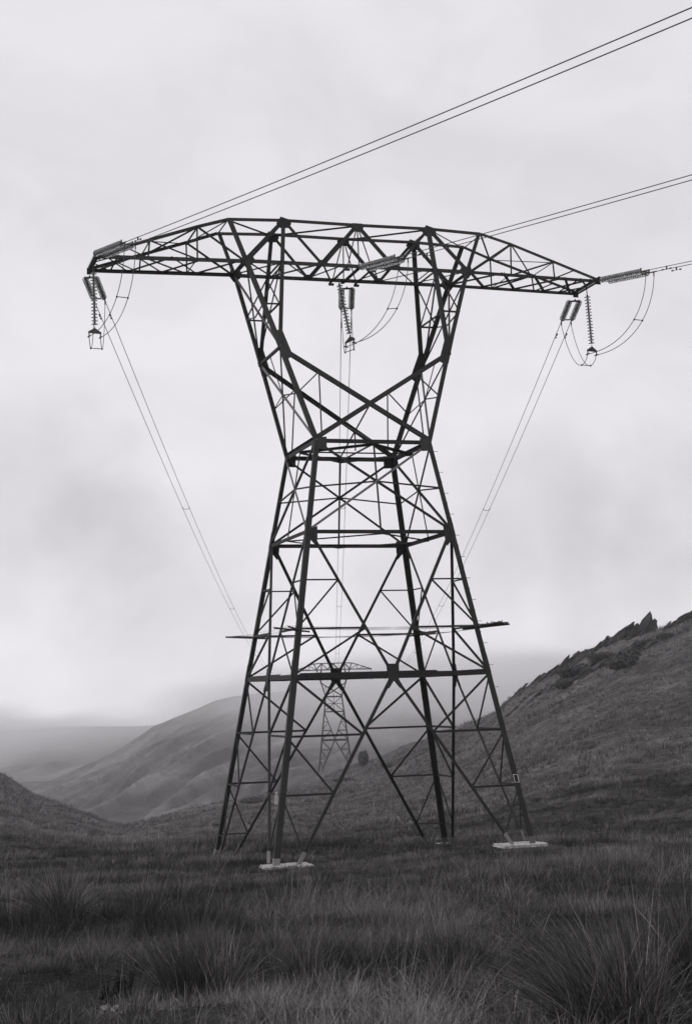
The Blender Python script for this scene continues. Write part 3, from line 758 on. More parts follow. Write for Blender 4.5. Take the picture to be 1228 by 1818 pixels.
def cable(pts, r, label, group, dampers=()):
    o0 = Vector(pts[0]); root = MB(); root.tube([Vector(p) - o0 for p in pts], r, 6)
    ob = root.build('cable', M_WIRE, None, True); ob.location = o0; tag(ob, label, 'cable', group)
    for p, d in dampers:
        mb = MB(); damper(mb, p - o0, d); mb.build('damper', M_HW, ob)
    return ob
def spacer(p, q, label, group, bow=0.0):
    mb = MB(); c = (p + q) / 2
    mid = Vector((0, 0, -bow))
    mb.tube([p - c, (p - c) * .6 + mid, (q - c) * .6 + mid, q - c], .018, 6)
    for e in (p, q): mb.tube([e - c + Vector((0, 0, -.05)), e - c, e - c + Vector((0, 0, .045))], [.02, .042, .02], 7)
    o_ = mb.build('spacer', M_HW); o_.location = c; tag(o_, label, 'spacer', group); return o_

pend = {'left': (W3(-4.418, .02, 2.99), W3(-4.40, .05, 1.93)), 'middle': (W3(-.22, .05, 2.98), W3(-.06, -.02, 1.98)), 'right': (W3(4.418, .0, 2.98), W3(4.47, .0, 1.92))}
near_lab = {('left', 0): 'upper', ('left', 1): 'lower'}
for k in SIDES:
    # near side
    A_ = near_att[k]
    outs, jn, s = double_string(A_, ND, 'double string of pale glass discs pulling toward the camera from the ' + txt[k], 'glass insulator strings of the big tower', 18)
    # far side
    F_ = far_att[k]; e = far_end[k]; L = (e - F_).length
    hd = (e - F_); slope0 = hd.z / L - 4 * SAG / L; fd = Vector((hd.x, hd.y, 0)).normalized() + Vector((0, 0, slope0))
    outf, jf, sf = double_string(F_, fd.normalized(), 'double string of glass discs pulling toward the far tower from the ' + txt[k], 'glass insulator strings of the big tower')
    # pendant string carrying the jumpers
    p0, p1 = pend[k]; d = (p1 - p0).normalized(); root = empty('insulator_string', p0)
    tag(root, 'single hanging string of glass discs under the ' + txt[k] + ' carrying the looped cables', 'insulator', 'glass insulator strings of the big tower')
    hw(lambda mb: mb.tube([p0 + Vector((0, 0, .12)), p0, p0 + d * .26], .022, 6), 'shackle', root, p0)
    n = int(((p1 - p0).length - .3) / PITCH); string_of(root, p0 + d * .22, d, n, p0)
    pe = p0 + d * (.24 + n * PITCH)
    js = Vector((ND.x + fd.x, ND.y + fd.y, 0)); js = (s if s.x > 0 else -s) * .24
    if k == 'middle': js = Vector((js.x * .5, -.2, .04))
    ys = js.normalized(); yn = ys.cross(up_).normalized()
    def yk(mb):
        mb.tube([pe, pe + d * .12], .02, 6)
        mb.plate([pe + d * .06, pe + Vector((0, 0, -.24)) + ys * .3, pe + Vector((0, 0, -.31)) + ys * .3, pe + Vector((0, 0, -.31)) - ys * .3, pe + Vector((0, 0, -.24)) - ys * .3], yn, .03)
        for sg in (-1, 1):
            c_ = pe + ys * .26 * sg + Vector((0, 0, -.3)); mb.bar(c_, c_ - Vector((0, 0, .14)), .04, .04, yn); mb.tube([c_ + yn * .12 + Vector((0, 0, -.16)), c_ + Vector((0, 0, -.14)), c_ - yn * .12 + Vector((0, 0, -.16))], .032, 7)
    hw(yk, 'yoke_plate', root, p0)
    cl = [pe + ys * .26 * sg + Vector((0, 0, -.45)) for sg in (-1, 1)]
    # order so that left goes to left
    def order(lst): return sorted(lst, key=lambda v: v.x * 1.0)
    jn, jf, cl = order(jn), order(jf), order(cl)
    lows = []
    for i in range(2):
        a, c, f = jn[i], cl[i], jf[i]
        def bz(p, p_, q_, q, n_=22):
            return [p * (1 - t) ** 3 + p_ * 3 * t * (1 - t) ** 2 + q_ * 3 * t * t * (1 - t) + q * t ** 3 for t in np.linspace(0, 1, n_)]
        dy = Vector((a.x - c.x, a.y - c.y, 0))
        seg1 = bz(a, a + Vector((0, 0, -1.6)) - dy * .04, c + dy * .62 + Vector((0, 0, -.25)), c)
        dz = Vector((f.x - c.x, f.y - c.y, 0))
        seg2 = bz(c, c + dz * .25 + Vector((0, 0, -.85 if k != 'middle' else -.3)), f - dz * .30 + Vector((0, 0, -2.2)), f)
        pos = {('left', 0): 'left', ('left', 1): 'right'}
        cable(seg1 + seg2[1:], .016, ('left' if i == 0 else 'right') + ' cable of the slack loop slung below the ' + txt[k], 'slack jumper cables')
        lows.append((seg1[9], seg2[6]))
    spacer(lows[0][0], lows[1][0], 'short bar joining the two slack cables on the near side below the ' + txt[k], 'jumper spacers')
    spacer(lows[0][1], lows[1][1], 'short bar at the lowest point of the slack loop below the ' + txt[k], 'jumper spacers')
    # running conductors toward the camera side
    outs = sorted(outs, key=lambda v: v.x)
    for i, p in enumerate(outs):
        pts = []; hz = Vector((ND.x, ND.y, 0)).normalized(); 
        for t in np.concatenate([np.linspace(0, 60, 25), np.linspace(66, 200, 24)]): pts.append(p + hz * t + Vector((0, 0, -.1005 * t + t * t / 3200)))
        cable(pts, .0165, ('upper' if i == 0 else 'lower') + ' cable of the pair leaving the ' + txt[k] + ' toward the right edge', 'cables running out of the right side', [(p + ND * (1.15 + .1 * i), ND)])
    # conductors to the far tower
    outf = sorted(outf, key=lambda v: v.x)
    fl = []
    for i, p in enumerate(outf):
        off = (outf[1] - outf[0]) * (i - .5); e2 = e + off
        pts = []
        for s_ in np.linspace(0, 1, 70): pts.append(p.lerp(e2, s_) - Vector((0, 0, 4 * (SAG - .4) * s_ * (1 - s_))))
        dd = (pts[1] - pts[0]).normalized()
        cable(pts, .0165, ('left' if i == 0 else 'right') + ' cable of the pair descending from the ' + txt[k] + ' to the distant tower', 'cables to the distant tower', [(p + dd * 1.6, dd)])
        fl.append((p, e2))
    for j, s_ in enumerate((.105, .235, .38, .6)):
        q = [a_.lerp(b_, s_) - Vector((0, 0, 4 * (SAG - .4) * s_ * (1 - s_))) for a_, b_ in fl]
        spacer(q[0], q[1], ['nearest', 'second', 'third', 'farthest'][j] + ' spacer on the pair from the ' + txt[k] + ' to the distant tower', 'spacers on the far cables', .1)
    # distant tower strings
    mb = MB(); q = far_pt(SIDES[k] * 4.418, 0, 2.95)
    mb.tube([Vector((0, 0, 0)), Vector((0, 0, -3.0))], .05, 6)
    for i in range(16): mb.lathe([(.0, 0), (.13, .01), (.1, .04), (.02, .06)], (0, 0, -.4 - i * PITCH), (0, 0, 1), 8)
    mb.tube([Vector((-.3, 0, -3)), Vector((.3, 0, -3))], .05, 5)
    o_ = mb.build('insulator_string', M_FAR); o_.location = q; tag(o_, 'tiny hanging insulator string at the ' + txt[k] + ' of the distant tower', 'insulator', 'insulator strings of the distant tower')

# ------------------------------------------------------------------ grass
def make_blades(cx, cy, cz, hgt, rad, nb, width, lean0, lean1, seed, segs=3, wind=(0, 0), tone0=0.0):
    """arrays of clumps -> vertices, quads, tris, tone"""
    r_ = np.random.default_rng(seed)
    idx = np.repeat(np.arange(len(cx)), nb); n = len(idx)
    a = r_.random(n) * 2 * np.pi; rr = rad[idx] * np.sqrt(r_.random(n)) * .55
    bx = cx[idx] + np.cos(a) * rr; by = cy[idx] + np.sin(a) * rr
    bz = cz[idx] - .05
    da = a + r_.normal(0, .8, n); L = hgt[idx] * (.35 + .85 * r_.random(n) ** .8)
    th = np.radians(lean0 + (lean1 - lean0) * r_.random(n) * (.35 + .65 * rr / (rad[idx] * .55 + 1e-6)))
    bend = .25 + .75 * r_.random(n) ** 1.5 + (r_.random(n) < .12) * r_.random(n) * .9
    ux = np.cos(da) * np.sin(th) + wind[0]; uy = np.sin(da) * np.sin(th) + wind[1]; uz = np.cos(th)
    w = width * (.6 + .8 * r_.random(n))
    # blade width direction : horizontal, random
    wa = r_.random(n) * np.pi; wx = np.cos(wa); wy = np.sin(wa)
    S = np.linspace(0, 1, segs + 1); vs = []; tones = []
    ctone = r_.normal(0, .17, len(cx)) + 1.05 * fbm(np.asarray(cx) * .3 + 9, np.asarray(cy) * .3, 3)
    tone = np.clip(r_.normal(.42, .22, n) + tone0 + ctone[idx], 0, .95) + (r_.random(n) < .05) * .45
    for s in S:
        px = bx + L * (ux * s + ux * bend * s * s * .9); py = by + L * (uy * s + uy * bend * s * s * .9)
        pz = bz + L * (uz * s - bend * s ** 2.3 * np.sin(th) * .75)
        ww = w * (1 - s) ** .6 * .5 if s < 1 else 0 * w
        if s < 1:
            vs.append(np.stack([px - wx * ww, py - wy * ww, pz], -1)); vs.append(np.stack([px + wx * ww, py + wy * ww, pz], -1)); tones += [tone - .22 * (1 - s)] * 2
        else: vs.append(np.stack([px, py, pz], -1)); tones.append(tone + .15)
    V = np.stack(vs, 1); T = np.stack(tones, 1); m_v = V.shape[1]; b0 = (np.arange(n) * m_v)[:, None]
    qs = [b0 + np.array([[2 * i, 2 * i + 1, 2 * i + 3, 2 * i + 2]]) for i in range(segs - 1)]
    q = np.concatenate(qs, 0); t = b0 + np.array([[2 * segs - 2, 2 * segs - 1, 2 * segs]])
    return V.reshape(-1, 3), q, t, np.clip(T, 0, 1).ravel()

EXCL = [(f[0] - np.sign(f[0]) * .6, f[1] - np.sign(f[1]) * .2) for f in FEET.values()]
def scatter(d0, d1, dens, half=.27, seed=1, patchy=.25):
    r_ = np.random.default_rng(seed); area = half * (d1 * d1 - d0 * d0); n = int(area * dens)
    a = YAW + (r_.random(n) * 2 - 1) * half; d = np.sqrt(d0 * d0 + (d1 * d1 - d0 * d0) * r_.random(n))
    x = EYE.x + np.sin(a) * d; y = EYE.y + np.cos(a) * d
    keep = fbm(x * .35, y * .35, 2) > (r_.random(n) - .5) * patchy * 2 - patchy
    for ex, ey in EXCL: keep &= ~((np.abs(x - ex) < 1.25) & (np.abs(y - ey) < .85))
    # open ground just in front of the near pads keeps them visible
    keep &= ~((d < 2.5))
    px = col_of(x, y); dc = np.interp(px, CR[:, 0], CR[:, 2]); keep &= d < dc + 3
    return x[keep], y[keep], d[keep]
def ring(name, d0, d1, dens, nb, h0, h1, rad, width, seed, label, M=M_GRASS, segs=3, lean=(4, 62), tone0=0., patchy=.25, half=.27):
    x, y, d = scatter(d0, d1, dens, half, seed, patchy); z = ground_z(x, y)
    r_ = np.random.default_rng(seed + 50); n = len(x)
    big = fbm(x * .12 + 40, y * .12, 3)
    h = (h0 + (h1 - h0) * r_.random(n) ** 1.7) * np.clip(1 + 1.1 * big, .45, 1.8) * np.where(r_.random(n) < .07, 1.45, 1)
    for ex, ey in EXCL:      # shorter grass around and in front of the footings
        k = np.exp(-(((x - ex) / 1.5) ** 2 + ((y - ey + 1.4) / 2.1) ** 2)); h = h * (1 - (.85 if ey < 0 else .1) * np.minimum(1, k * 1.5))
    V, q, t, tn = make_blades(x, y, z, h, rad * (.7 + .6 * r_.random(n)), nb, width, lean[0], lean[1], seed + 99, segs, (.06, .02), tone0)
    o_ = np_mesh(name, V, q, M, {'tone': tn}, False, t); tag(o_, label, 'grass', kind='stuff'); return o_
ring('grass', 7, 26, 6.0, 130, .20, .50, .30, .005, 11, 'dark rough tussock grass filling the foreground', lean=(4, 66))
ring('grass', 5, 30, 34, 20, .12, .34, .24, .006, 15, 'short dull grass between the foreground tussocks', lean=(5, 75), patchy=.6)
ring('grass', 24, 70, 4.2, 70, .20, .50, .32, .0085, 21, 'dark tussock grass in front of the pylon feet', lean=(4, 60))
ring('grass', 52, 135, 3.4, 26, .26, .58, .38, .02, 31, 'tussock grass around and behind the pylon', segs=2, tone0=.02)
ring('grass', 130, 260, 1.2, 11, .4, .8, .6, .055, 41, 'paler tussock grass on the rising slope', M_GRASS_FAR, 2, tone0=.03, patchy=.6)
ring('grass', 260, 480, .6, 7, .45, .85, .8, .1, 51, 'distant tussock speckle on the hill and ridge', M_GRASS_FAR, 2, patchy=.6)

ring('grass', 9, 60, .9, 5, .5, .95, .2, .006, 61, 'sparse tall pale seed stems standing above the grass', lean=(2, 32), tone0=.42, segs=4)
def tussock(px, row, width_px, height_px, nb, label, seed, wind=(0, 0)):
    t = tan_of(px, row); d = 1.6 / (-t - .0752)
    p = on_ground(px, d); hgt = height_px / FPX * d; rad = width_px / FPX * d / 2
    c = lambda v: np.array([v], float)
    r_ = np.random.default_rng(seed + 200); ns = 7; aa = r_.random(ns) * 6.283; ro = rad * .55 * np.sqrt(r_.random(ns)); ro[0] = 0
    hs = hgt * r_.uniform(.75, 1.3, ns); V, q, tr, tn = make_blades(np.cos(aa) * ro, np.sin(aa) * ro, np.zeros(ns), hs, rad * r_.uniform(.35, .7, ns), nb // ns, .006 if d < 20 else .009, 2, 54, seed, 6, wind, .12)
    o_ = np_mesh('tussock', V, q, M_TUSS, {'tone': tn}, False, tr); o_.location = p; tag(o_, label, 'tussock', 'big tussocks standing out of the grass'); return o_
tussock(1085, 1812, 330, 225, 2400, 'largest bushy tussock at the lower right, blades arching to the left', 1, (-.18, 0))
tussock(1215, 1740, 170, 190, 1800, 'tall upright tussock cut by the right edge of the picture', 2, (.02, 0))
tussock(340, 1738, 180, 120, 2200, 'round spreading tussock in the lower left foreground', 3, (-.05, 0))
tussock(512, 1712, 90, 90, 1000, 'small wispy tussock right of the round spreading one', 4)
tussock(98, 1625, 120, 85, 1300, 'dark low tussock near the left edge', 5)
tussock(800, 1690, 150, 70, 1100, 'pale low tussock in the centre right foreground', 6)

# ------------------------------------------------------------------ rocks
def rock(name, px, dist, w, h, n, label, M=M_ROCK, seed=0, lean=35, sink=.25, cat='rock', group=None, taper=.6, fat=1.0):
    """outcrop of leaning slabs; w,h metres"""
    import bmesh
    rr = random.Random(seed); p = on_ground(px, dist, False); bm = bmesh.new()
    yaw = -YAW
    for i in range(n):
        t = (i + .5) / n - .5 + rr.uniform(-.06, .06)
        hh = h * (1 - 1.3 * abs(t) ** 1.3) * rr.uniform(.55, 1.1); ww = w / n * rr.uniform(1.0, 1.6) * fat; th = rr.uniform(.5, 1.1) * max(.35, w * .16)
        pts = []
        la = R(lean + rr.uniform(-9, 9)); dr = Vector((math.cos(math.pi / 2 - la), 0, math.sin(math.pi / 2 - la)))
        for j in range(16):
            s = rr.random(); k = (1 - s * taper)
            q = dr * (hh * (s * (1.25 + sink) - sink * 1.3)) + Vector((rr.uniform(-.5, .5) * ww * k, rr.uniform(-.5, .5) * th * 2 * k, rr.uniform(-.1, .1) * hh))
            pts.append(q + Vector((t * w, rr.uniform(-.3, .3) * w * .3, 0)))
        ca_, sa_ = math.cos(yaw), math.sin(yaw); lx = t * w
        gz = float(ground_z(np.array([p.x + ca_ * lx]), np.array([p.y + sa_ * lx]), False)[0]) - p.z
        pts = [q + Vector((0, 0, gz)) for q in pts]
        vs = [bm.verts.new(q) for q in pts]
        r_ = bmesh.ops.convex_hull(bm, input=vs)
        junk = list({v for v in r_['geom_interior'] if isinstance(v, bmesh.types.BMVert)} | {v for v in r_['geom_unused'] if isinstance(v, bmesh.types.BMVert)})
        bmesh.ops.delete(bm, geom=junk, context='VERTS')
    bmesh.ops.subdivide_edges(bm, edges=bm.edges[:], cuts=2, use_grid_fill=True)
    for v in bm.verts: v.co += Vector((rr.uniform(-1, 1), rr.uniform(-1, 1), rr.uniform(-1, 1))) * h * .06
    me = bpy.data.meshes.new(name); bm.to_mesh(me); bm.free(); me.materials.append(M)
    o_ = bpy.data.objects.new(name, me); col.objects.link(o_); o_.location = p; o_.rotation_euler = (0, 0, yaw)
    tag(o_, label, cat, group); return o_
def dcr(px): return float(np.interp(px, CR[:, 0], CR[:, 2]))
def on_row(px, row):
    """distance at which photo column/row meets the slope"""
    t = tan_of(px, row); dd = np.linspace(80, dcr(px), 800); az = YAW + math.atan((px - 614) / FPX)
    x = EYE.x + np.sin(az) * dd; y = EYE.y + np.cos(az) * dd; tt = (ground_z(x, y, False) - EYE.z) / dd
    i = np.argmax(tt >= t); return float(dd[i]) if tt[i] >= t else dcr(px)
GR = 'rocky outcrops on the right hill'
crag_list = [(1104, 3.8, 4.0, 3, 28, 'pointed dark crag on the skyline, left of the twin crags'), (1134, 4.4, 4.5, 3, 24, 'broad dark crag on the skyline, right of the pointed crag')]
for i, (px, w, h_, n, ln, lb) in enumerate(crag_list):
    rock('rock_outcrop', px, dcr(px) - 2.5, w, h_, n, lb, seed=i + 3, lean=ln, sink=.35, group=GR, taper=.93, fat=2.3)
crest = [(1206, 7, 1.9, 9, 'low dark rock edge at the highest part of the skyline'),
    (1096, 6, 2.2, 8, 'thin jagged rocks on the skyline just left of the pointed crag'), (1066, 7, 2.4, 9, 'serrated rock edge on the skyline above the shrubs'), (1040, 6, 2.2, 8, 'dark blocky rock edge midway down the skyline'), (1012, 6, 1.7, 8, 'low ragged rock edge between the blocky edge and the knob'), (985, 5, 2.5, 6, 'single dark knob of rock on the lower skyline'),
    (962, 6, 1.8, 8, 'flat slabs of rock on the lower skyline below the knob'), (935, 6, 1.5, 8, 'thin line of rock low on the skyline'), (902, 6, 1.6, 8, 'low rocks where the hill edge meets the pylon leg')]
for i, (px, w, h_, n, lb) in enumerate(crest):
    rock('rock_outcrop', px, dcr(px) - 2.5, w, h_ * 1.75, n + 3, lb, seed=i + 13, lean=48, sink=.3, group=GR, taper=.55, fat=1.25)
inner = [(1084, 1172, 11, 3.4, 14, 'big dark broken outcrop on the slope below the skyline crags'), (1108, 1160, 7, 2.6, 9, 'dark outcrop at the right end of the broken rocks'), (1050, 1186, 9, 3.0, 12, 'dark outcrop in the middle of the broken rocks'),
    (1140, 1146, 6, 1.6, 7, 'small dark outcrop highest on the slope'), (1012, 1200, 9, 3.0, 12, 'dark sloping slabs on the lower part of the rocks'), (982, 1215, 8, 2.6, 10, 'dark slabs low on the slope near the skyline'),
    (950, 1231, 7, 2.0, 9, 'lowest dark slab on the slope'), (912, 1250, 5, 1.4, 7, 'small rocks beside the pylon leg on the slope')]
for i, (px, row, w, h_, n, lb) in enumerate(inner):
    rock('rock_outcrop', px, on_row(px, row), w, h_ * 1.35, n + 2, lb, seed=i + 40, lean=56, sink=.4, group=GR, taper=.5, fat=1.8)
pale = [(1022, 1216, 2.6, .9, 'pale streak of stones running up the slope, upper part'), (1008, 1228, 2.4, .8, 'pale streak of stones running up the slope, lower part'), (932, 1249, 1.2, .9, 'lone pale boulder low on the slope'), (1046, 1236, 2.4, .5, 'flat pale stone right of the pale streak'),
    (1026, 1180, 1.5, .6, 'small pale stones near the skyline left of the shrubs'), (1093, 1163, 1.2, .6, 'small pale stones among the broken rocks'), (975, 1208, 1.6, .5, 'pale flecked stones near the lower skyline'), (1140, 1165, 1.2, .4, 'tiny pale stones right of the broken rocks')]
for i, (px, row, w, h_, lb) in enumerate(pale):
    rock('pale_stones', px, on_row(px, row), w, h_, 4, lb, M_PALE, seed=i + 70, lean=60, sink=.1, cat='stone', group='pale stones on the right hill')

# foreground stone
rock('dark_stone', 190, 14.7, .30, .42, 4, 'dark pointed lump beside a pale flat stone in the lower left grass', M_ROCK, 91, 8, .1, 'stone')
rock('flat_stone', 190, 14.25, .28, .03, 3, 'pale flat stone in front of the dark pointed lump', M_PALE, 92, 70, .0, 'stone')

# ------------------------------------------------------------------ shrubs
def shrub(name, px, dist, w, h, n, label, seed, cone=False, cat='shrub', group=None):
    r_ = np.random.default_rng(seed); p = on_ground(px, dist, False); root = empty(name, p); tag(root, label, cat, group)
    k = r_.integers(4, 7); lob = np.stack([r_.uniform(-.33, .33, k) * w, r_.uniform(-.3, .3, k) * w, r_.uniform(.25, .6, k) * h], -1)
    li = r_.integers(0, k, n); u = r_.normal(size=(n, 3)); u /= np.linalg.norm(u, axis=1)[:, None]; rad = r_.random(n) ** .4
    c = lob[li] + u * rad[:, None] * np.array([w * .28, w * .28, h * .38])
    if cone:
        z = r_.random(n) ** 1.25; rr = (1 - z) ** .55 * w * .5 * np.sqrt(r_.random(n)) * (.75 + .35 * np.sin(z * 23 + 3 * r_.random(n))); a = r_.random(n) * 6.283
        c = np.stack([np.cos(a) * rr, np.sin(a) * rr, z * h], -1)
    c[:, 2] = np.abs(c[:, 2]); s = .035 * (w + h) * (.5 + r_.random(n))
    t1 = r_.normal(size=(n, 3)); t1 /= np.linalg.norm(t1, axis=1)[:, None]; t2 = np.cross(t1, u); t2 /= np.linalg.norm(t2, axis=1)[:, None] + 1e-6
    V = np.stack([c - t1 * s[:, None], c + t2 * s[:, None] * .6, c + t1 * s[:, None], c - t2 * s[:, None] * .6], 1).reshape(-1, 3)
    Q = np.arange(n * 4).reshape(-1, 4); f = np_mesh('foliage', V, Q, M_LEAF, None, False); f.parent = root
    mb = MB()
    for i in range(3): mb.tube([(0, 0, -.3), (random.uniform(-.1, .1) * w, random.uniform(-.1, .1) * w, h * .6)], [.05 * h ** .5, .02], 5)
    mb.build('stem', M_STEM, root)
SG = 'dark shrubs on the right hill'
for i, (px, row, w, h_, lb) in enumerate([(1012, 1203, 5.0, 2.6, 'dark shrub below the skyline, leftmost of the three big ones'), (1092, 1190, 5.4, 3.2, 'largest dark shrub under the broken rocks'), (1058, 1176, 5.2, 1.9, 'dark shrub above the largest one, against the rocks'),
        (990, 1224, 3.8, 1.8, 'low dark shrub below the leftmost big shrub'), (1114, 1168, 2.6, 1.4, 'small dark shrub right of the rocks'), (1172, 1138, 3.0, 1.2, 'small dark shrub under the skyline crags toward the right')]):
    shrub('heath_shrub', px, on_row(px, row), w, h_, 1500, lb, i, group=SG)
shrub('bushy_tree', 634, 440, 3.6, 5.2, 2200, 'small dark bushy tree on the ridge right of the distant tower', 23, False, 'tree')
for i, (px, row, w, h_, lb) in enumerate([(442, 1421, 6.5, .8, 'low dark bush on the ridge between the left legs'), (598, 1385, 5, .9, 'low dark scrub on the ridge below the distant tower'), (676, 1362, 5, 1.2, 'low dark scrub right of the small tree')]):
    shrub('heath_shrub', px, on_row(px, row), w, h_, 900, lb, 30 + i, group='low scrub along the ridge')

# ------------------------------------------------------------------ air
def box(name, x0, x1, y0, y1, z0, z1):
    mb = MB(); mb.add([(x0, y0, z0), (x1, y0, z0), (x1, y1, z0), (x0, y1, z0), (x0, y0, z1), (x1, y0, z1), (x1, y1, z1), (x0, y1, z1)],
        [(0, 3, 2, 1), (4, 5, 6, 7), (0, 1, 5, 4), (1, 2, 6, 5), (2, 3, 7, 6), (3, 0, 4, 7)]); return mb
m_ = bpy.data.materials.new('valley_air'); m_.use_nodes = True; nt = m_.node_tree; nt.nodes.remove(nt.nodes['Principled BSDF'])
pv = N(nt, 'ShaderNodeVolumePrincipled'); pv.inputs['Color'].default_value = (.995, .985, 1, 1); pv.inputs['Density'].default_value = .00023; pv.inputs['Anisotropy'].default_value = .78
nt.links.new(pv.outputs[0], nt.nodes['Material Output'].inputs['Volume'])
zs = [min(v[2] for v in o_.data.vertices[0:0]) if False else 0 for o_ in []]
hz = box('haze', -2700, 2700, -2700, 2700, -230, 75).build('haze', m_); tag(hz, 'thin grey mountain haze', kind='stuff')

def cloud(name, d0, d1, px0, px1, z0, z1, dens, base, slope_x, soft, seed, label, sc=.006, fade=None, aniso=.8, fall=60):
    """body of mist between two distances; its density is real and fades toward its base and top"""
    m_ = bpy.data.materials.new(name + '_vapour'); m_.use_nodes = True; nt = m_.node_tree; nt.nodes.remove(nt.nodes['Principled BSDF'])
    pv = N(nt, 'ShaderNodeVolumePrincipled'); pv.inputs['Color'].default_value = (.995, .99, 1, 1); pv.inputs['Anisotropy'].default_value = aniso
    tc = N(nt, 'ShaderNodeTexCoord'); sp = N(nt, 'ShaderNodeSeparateXYZ'); nt.links.new(tc.outputs['Object'], sp.inputs[0])
    mp = N(nt, 'ShaderNodeMapping'); mp.inputs['Location'].default_value = (seed * 50, 0, seed); mp.inputs['Scale'].default_value = (1, .6, 2.2); nt.links.new(tc.outputs['Object'], mp.inputs[0])
    nz = N(nt, 'ShaderNodeTexNoise'); nz.inputs['Scale'].default_value = sc; nz.inputs['Detail'].default_value = 3; nt.links.new(mp.outputs[0], nz.inputs['Vector'])
    def mth(op, a, b_=None, c_=None, clamp=False):
        n = N(nt, 'ShaderNodeMath', operation=op, use_clamp=clamp)
        for k, v in enumerate((a, b_, c_)):
            if v is None: continue
            if isinstance(v, (int, float)): n.inputs[k].default_value = v
            else: nt.links.new(v, n.inputs[k])
        return n.outputs[0]
    nn = mth('MULTIPLY', mth('SUBTRACT', nz.outputs['Fac'], .5), soft * 2.4)
    h0 = mth('ADD', mth('ADD', sp.outputs['Z'], nn), mth('MULTIPLY', sp.outputs['X'], -slope_x))       # height above the sloping cloud base
    lo = mth('DIVIDE', mth('SUBTRACT', h0, base), soft, clamp=True); hi = mth('DIVIDE', mth('SUBTRACT', z1 - 12, mth('ADD', sp.outputs['Z'], mth('MULTIPLY', nn, 1.2))), fall, clamp=True)
    tot = mth('MULTIPLY', mth('MULTIPLY', lo, lo), mth('MULTIPLY', hi, hi))
    if fade: tot = mth('MULTIPLY', tot, mth('DIVIDE', mth('SUBTRACT', mth('ADD', sp.outputs['X'], mth('MULTIPLY', nn, .8)), fade[0]), fade[1] - fade[0], clamp=True))
    nt.links.new(mth('MULTIPLY', tot, dens), pv.inputs['Density'])
    nt.links.new(pv.outputs[0], nt.nodes['Material Output'].inputs['Volume'])
    n = 24; ring = []
    for dd in (d0, d1):
        for k in (range(n) if dd == d0 else range(n - 1, -1, -1)):
            px = px0 + (px1 - px0) * k / (n - 1); az = YAW + math.atan((px - 614) / FPX); ring.append((EYE.x + math.sin(az) * dd, EYE.y + math.cos(az) * dd))
    mb = MB(); k = len(ring); vs = [(x, y, z0) for x, y in ring] + [(x, y, z1) for x, y in ring]
    fs = [(i, (i + 1) % k, k + (i + 1) % k, k + i) for i in range(k)]
    for off in (0, k):
        for i in range(n - 1): fs.append((off + i, off + i + 1, off + k - 2 - i, off + k - 1 - i))
    mb.add(vs, fs); o_ = mb.build(name, m_); tag(o_, label, kind='stuff'); return o_
cloud('low_cloud', 1560, 2400, -1500, 760, -75, 8, .02, -70, .085, 34, 3, 'low cloud filling the valley head at the left', fall=45, aniso=.82)
cloud('low_cloud', 840, 1440, 100, 1900, -60, 40, .026, -22, 0, 34, 8, 'low cloud hiding the mountain top behind the pylon', fade=(190, 245), aniso=.6, fall=36)

# ------------------------------------------------------------------ world and light
w = bpy.data.worlds.new('World'); scene.world = w; w.use_nodes = True; nt = w.node_tree; bg = nt.nodes['Background']
sky = N(nt, 'ShaderNodeTexSky', sky_type='NISHITA'); sky.sun_disc = False; sky.sun_elevation = R(42); sky.sun_rotation = R(250); sky.air_density = 1; sky.dust_density = 5
bw = N(nt, 'ShaderNodeRGBToBW'); nt.links.new(sky.outputs[0], bw.inputs[0])
tc = N(nt, 'ShaderNodeTexCoord')
def wn(scale, detail, stretch, seed=0, rot=(0, 0, 0), dist=0):
    mp = N(nt, 'ShaderNodeMapping'); mp.inputs['Scale'].default_value = stretch; mp.inputs['Location'].default_value = (seed, seed * .7, 0); mp.inputs['Rotation'].default_value = rot
    nt.links.new(tc.outputs['Generated'], mp.inputs['Vector']); n = N(nt, 'ShaderNodeTexNoise'); n.inputs['Scale'].default_value = scale
    n.inputs['Detail'].default_value = detail; n.inputs['Roughness'].default_value = .5; n.inputs['Distortion'].default_value = dist; nt.links.new(mp.outputs[0], n.inputs['Vector']); return n.outputs['Fac']
c1 = ramp(nt, wn(5.0, 5, (1, 1, 1.5), 3.1, (.5, .2, 0), .7), [(.34, .89), (.48, .96), (.6, 1.0)])
c2 = ramp(nt, wn(13, 6, (1, 1, 1.4), 8.7, (.2, .3, .4), .9), [(.36, .965), (.6, 1.01)])
cl = mul(nt, c1, c2)
sp = N(nt, 'ShaderNodeSeparateXYZ'); nt.links.new(tc.outputs['Generated'], sp.inputs[0])
cl = mul(nt, cl, ramp(nt, sp.outputs['Z'], [(0, 1.42), (.05, 1.2), (.16, 1.06), (.34, 1.0)]))
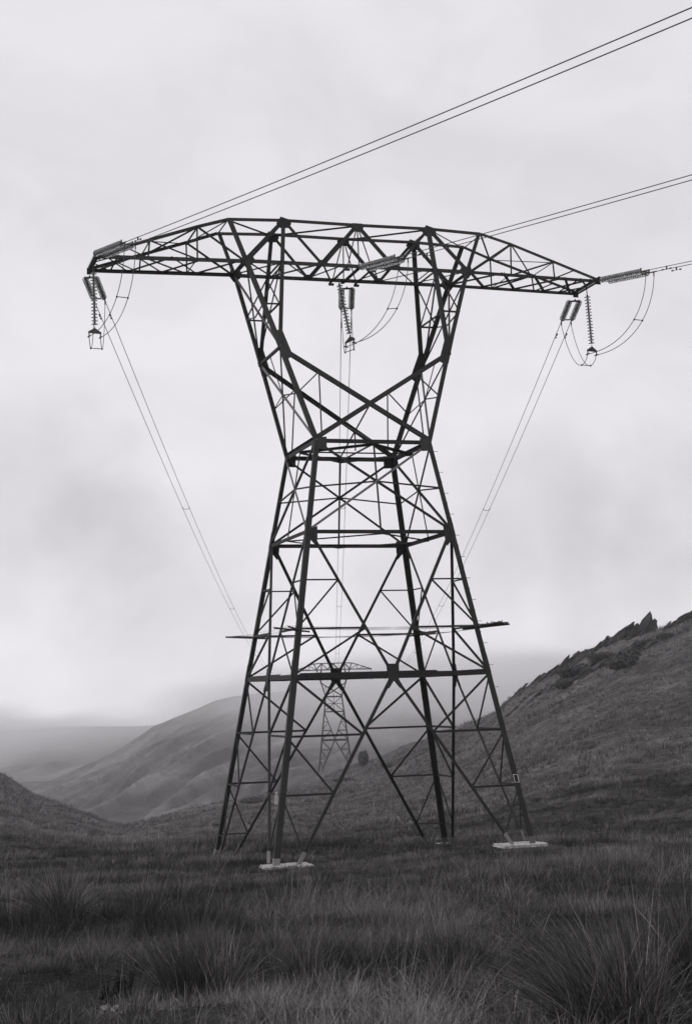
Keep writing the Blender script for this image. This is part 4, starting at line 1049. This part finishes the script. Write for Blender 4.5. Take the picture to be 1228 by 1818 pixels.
def patch(px, row, rad, depth, seed):
    global cl
    d = (FW + RT * ((px - 614) / FPX) - UP * ((row - 909) / FPX)).normalized()
    mp = N(nt, 'ShaderNodeMapping'); mp.inputs['Location'].default_value = (seed, 0, 0); nt.links.new(tc.outputs['Generated'], mp.inputs['Vector'])
    nz = N(nt, 'ShaderNodeTexNoise'); nz.inputs['Scale'].default_value = 20; nz.inputs['Detail'].default_value = 5; nt.links.new(mp.outputs[0], nz.inputs['Vector'])
    off = N(nt, 'ShaderNodeVectorMath', operation='MULTIPLY_ADD'); off.inputs[1].default_value = (.09, .09, .07); nt.links.new(nz.outputs['Color'], off.inputs[0]); nt.links.new(tc.outputs['Generated'], off.inputs[2])
    ds = N(nt, 'ShaderNodeVectorMath', operation='DISTANCE'); ds.inputs[1].default_value = tuple(d + Vector((.045, .045, .035))); nt.links.new(off.outputs[0], ds.inputs[0])
    cl = mul(nt, cl, ramp(nt, ds.outputs['Value'], [(rad * .25, 1 - depth), (rad * .7, 1 - depth * .45), (rad, 1.0)]))
patch(60, 900, .09, .18, 1.3); patch(190, 930, .05, .14, 4.1); patch(960, 930, .08, .18, 7.7); patch(1180, 980, .09, .18, 2.2); patch(760, 1060, .08, .14, 5.5); patch(300, 1070, .08, .12, 9.1)
sc_ = N(nt, 'ShaderNodeMix', data_type='RGBA', blend_type='MULTIPLY'); sc_.inputs[0].default_value = 1; sc_.inputs[7].default_value = (8.55, 8.38, 8.78, 1)
nt.links.new(cl, sc_.inputs[6])
mx = N(nt, 'ShaderNodeMix', data_type='RGBA'); mx.inputs[0].default_value = .93
nt.links.new(bw.outputs[0], mx.inputs[6]); nt.links.new(sc_.outputs[2], mx.inputs[7])
nt.links.new(mx.outputs[2], bg.inputs['Color']); bg.inputs['Strength'].default_value = .1
sd = bpy.data.lights.new('sun', 'SUN'); sd.energy = .8; sd.angle = R(16); sd.color = (1, .98, .96)
so = bpy.data.objects.new('sun', sd); col.objects.link(so)
sdir = Vector((-math.cos(R(42)) * .95, -math.cos(R(42)) * .05, math.sin(R(42))))
so.rotation_euler = sdir.to_track_quat('Z', 'Y').to_euler(); so.location = (0, 0, 60)

scene.view_settings.view_transform = 'Standard'; scene.view_settings.look = 'None'; scene.view_settings.exposure = 0; scene.view_settings.gamma = 1
scene.cycles.volume_bounces = 10; scene.cycles.max_bounces = 12; scene.cycles.transparent_max_bounces = 16
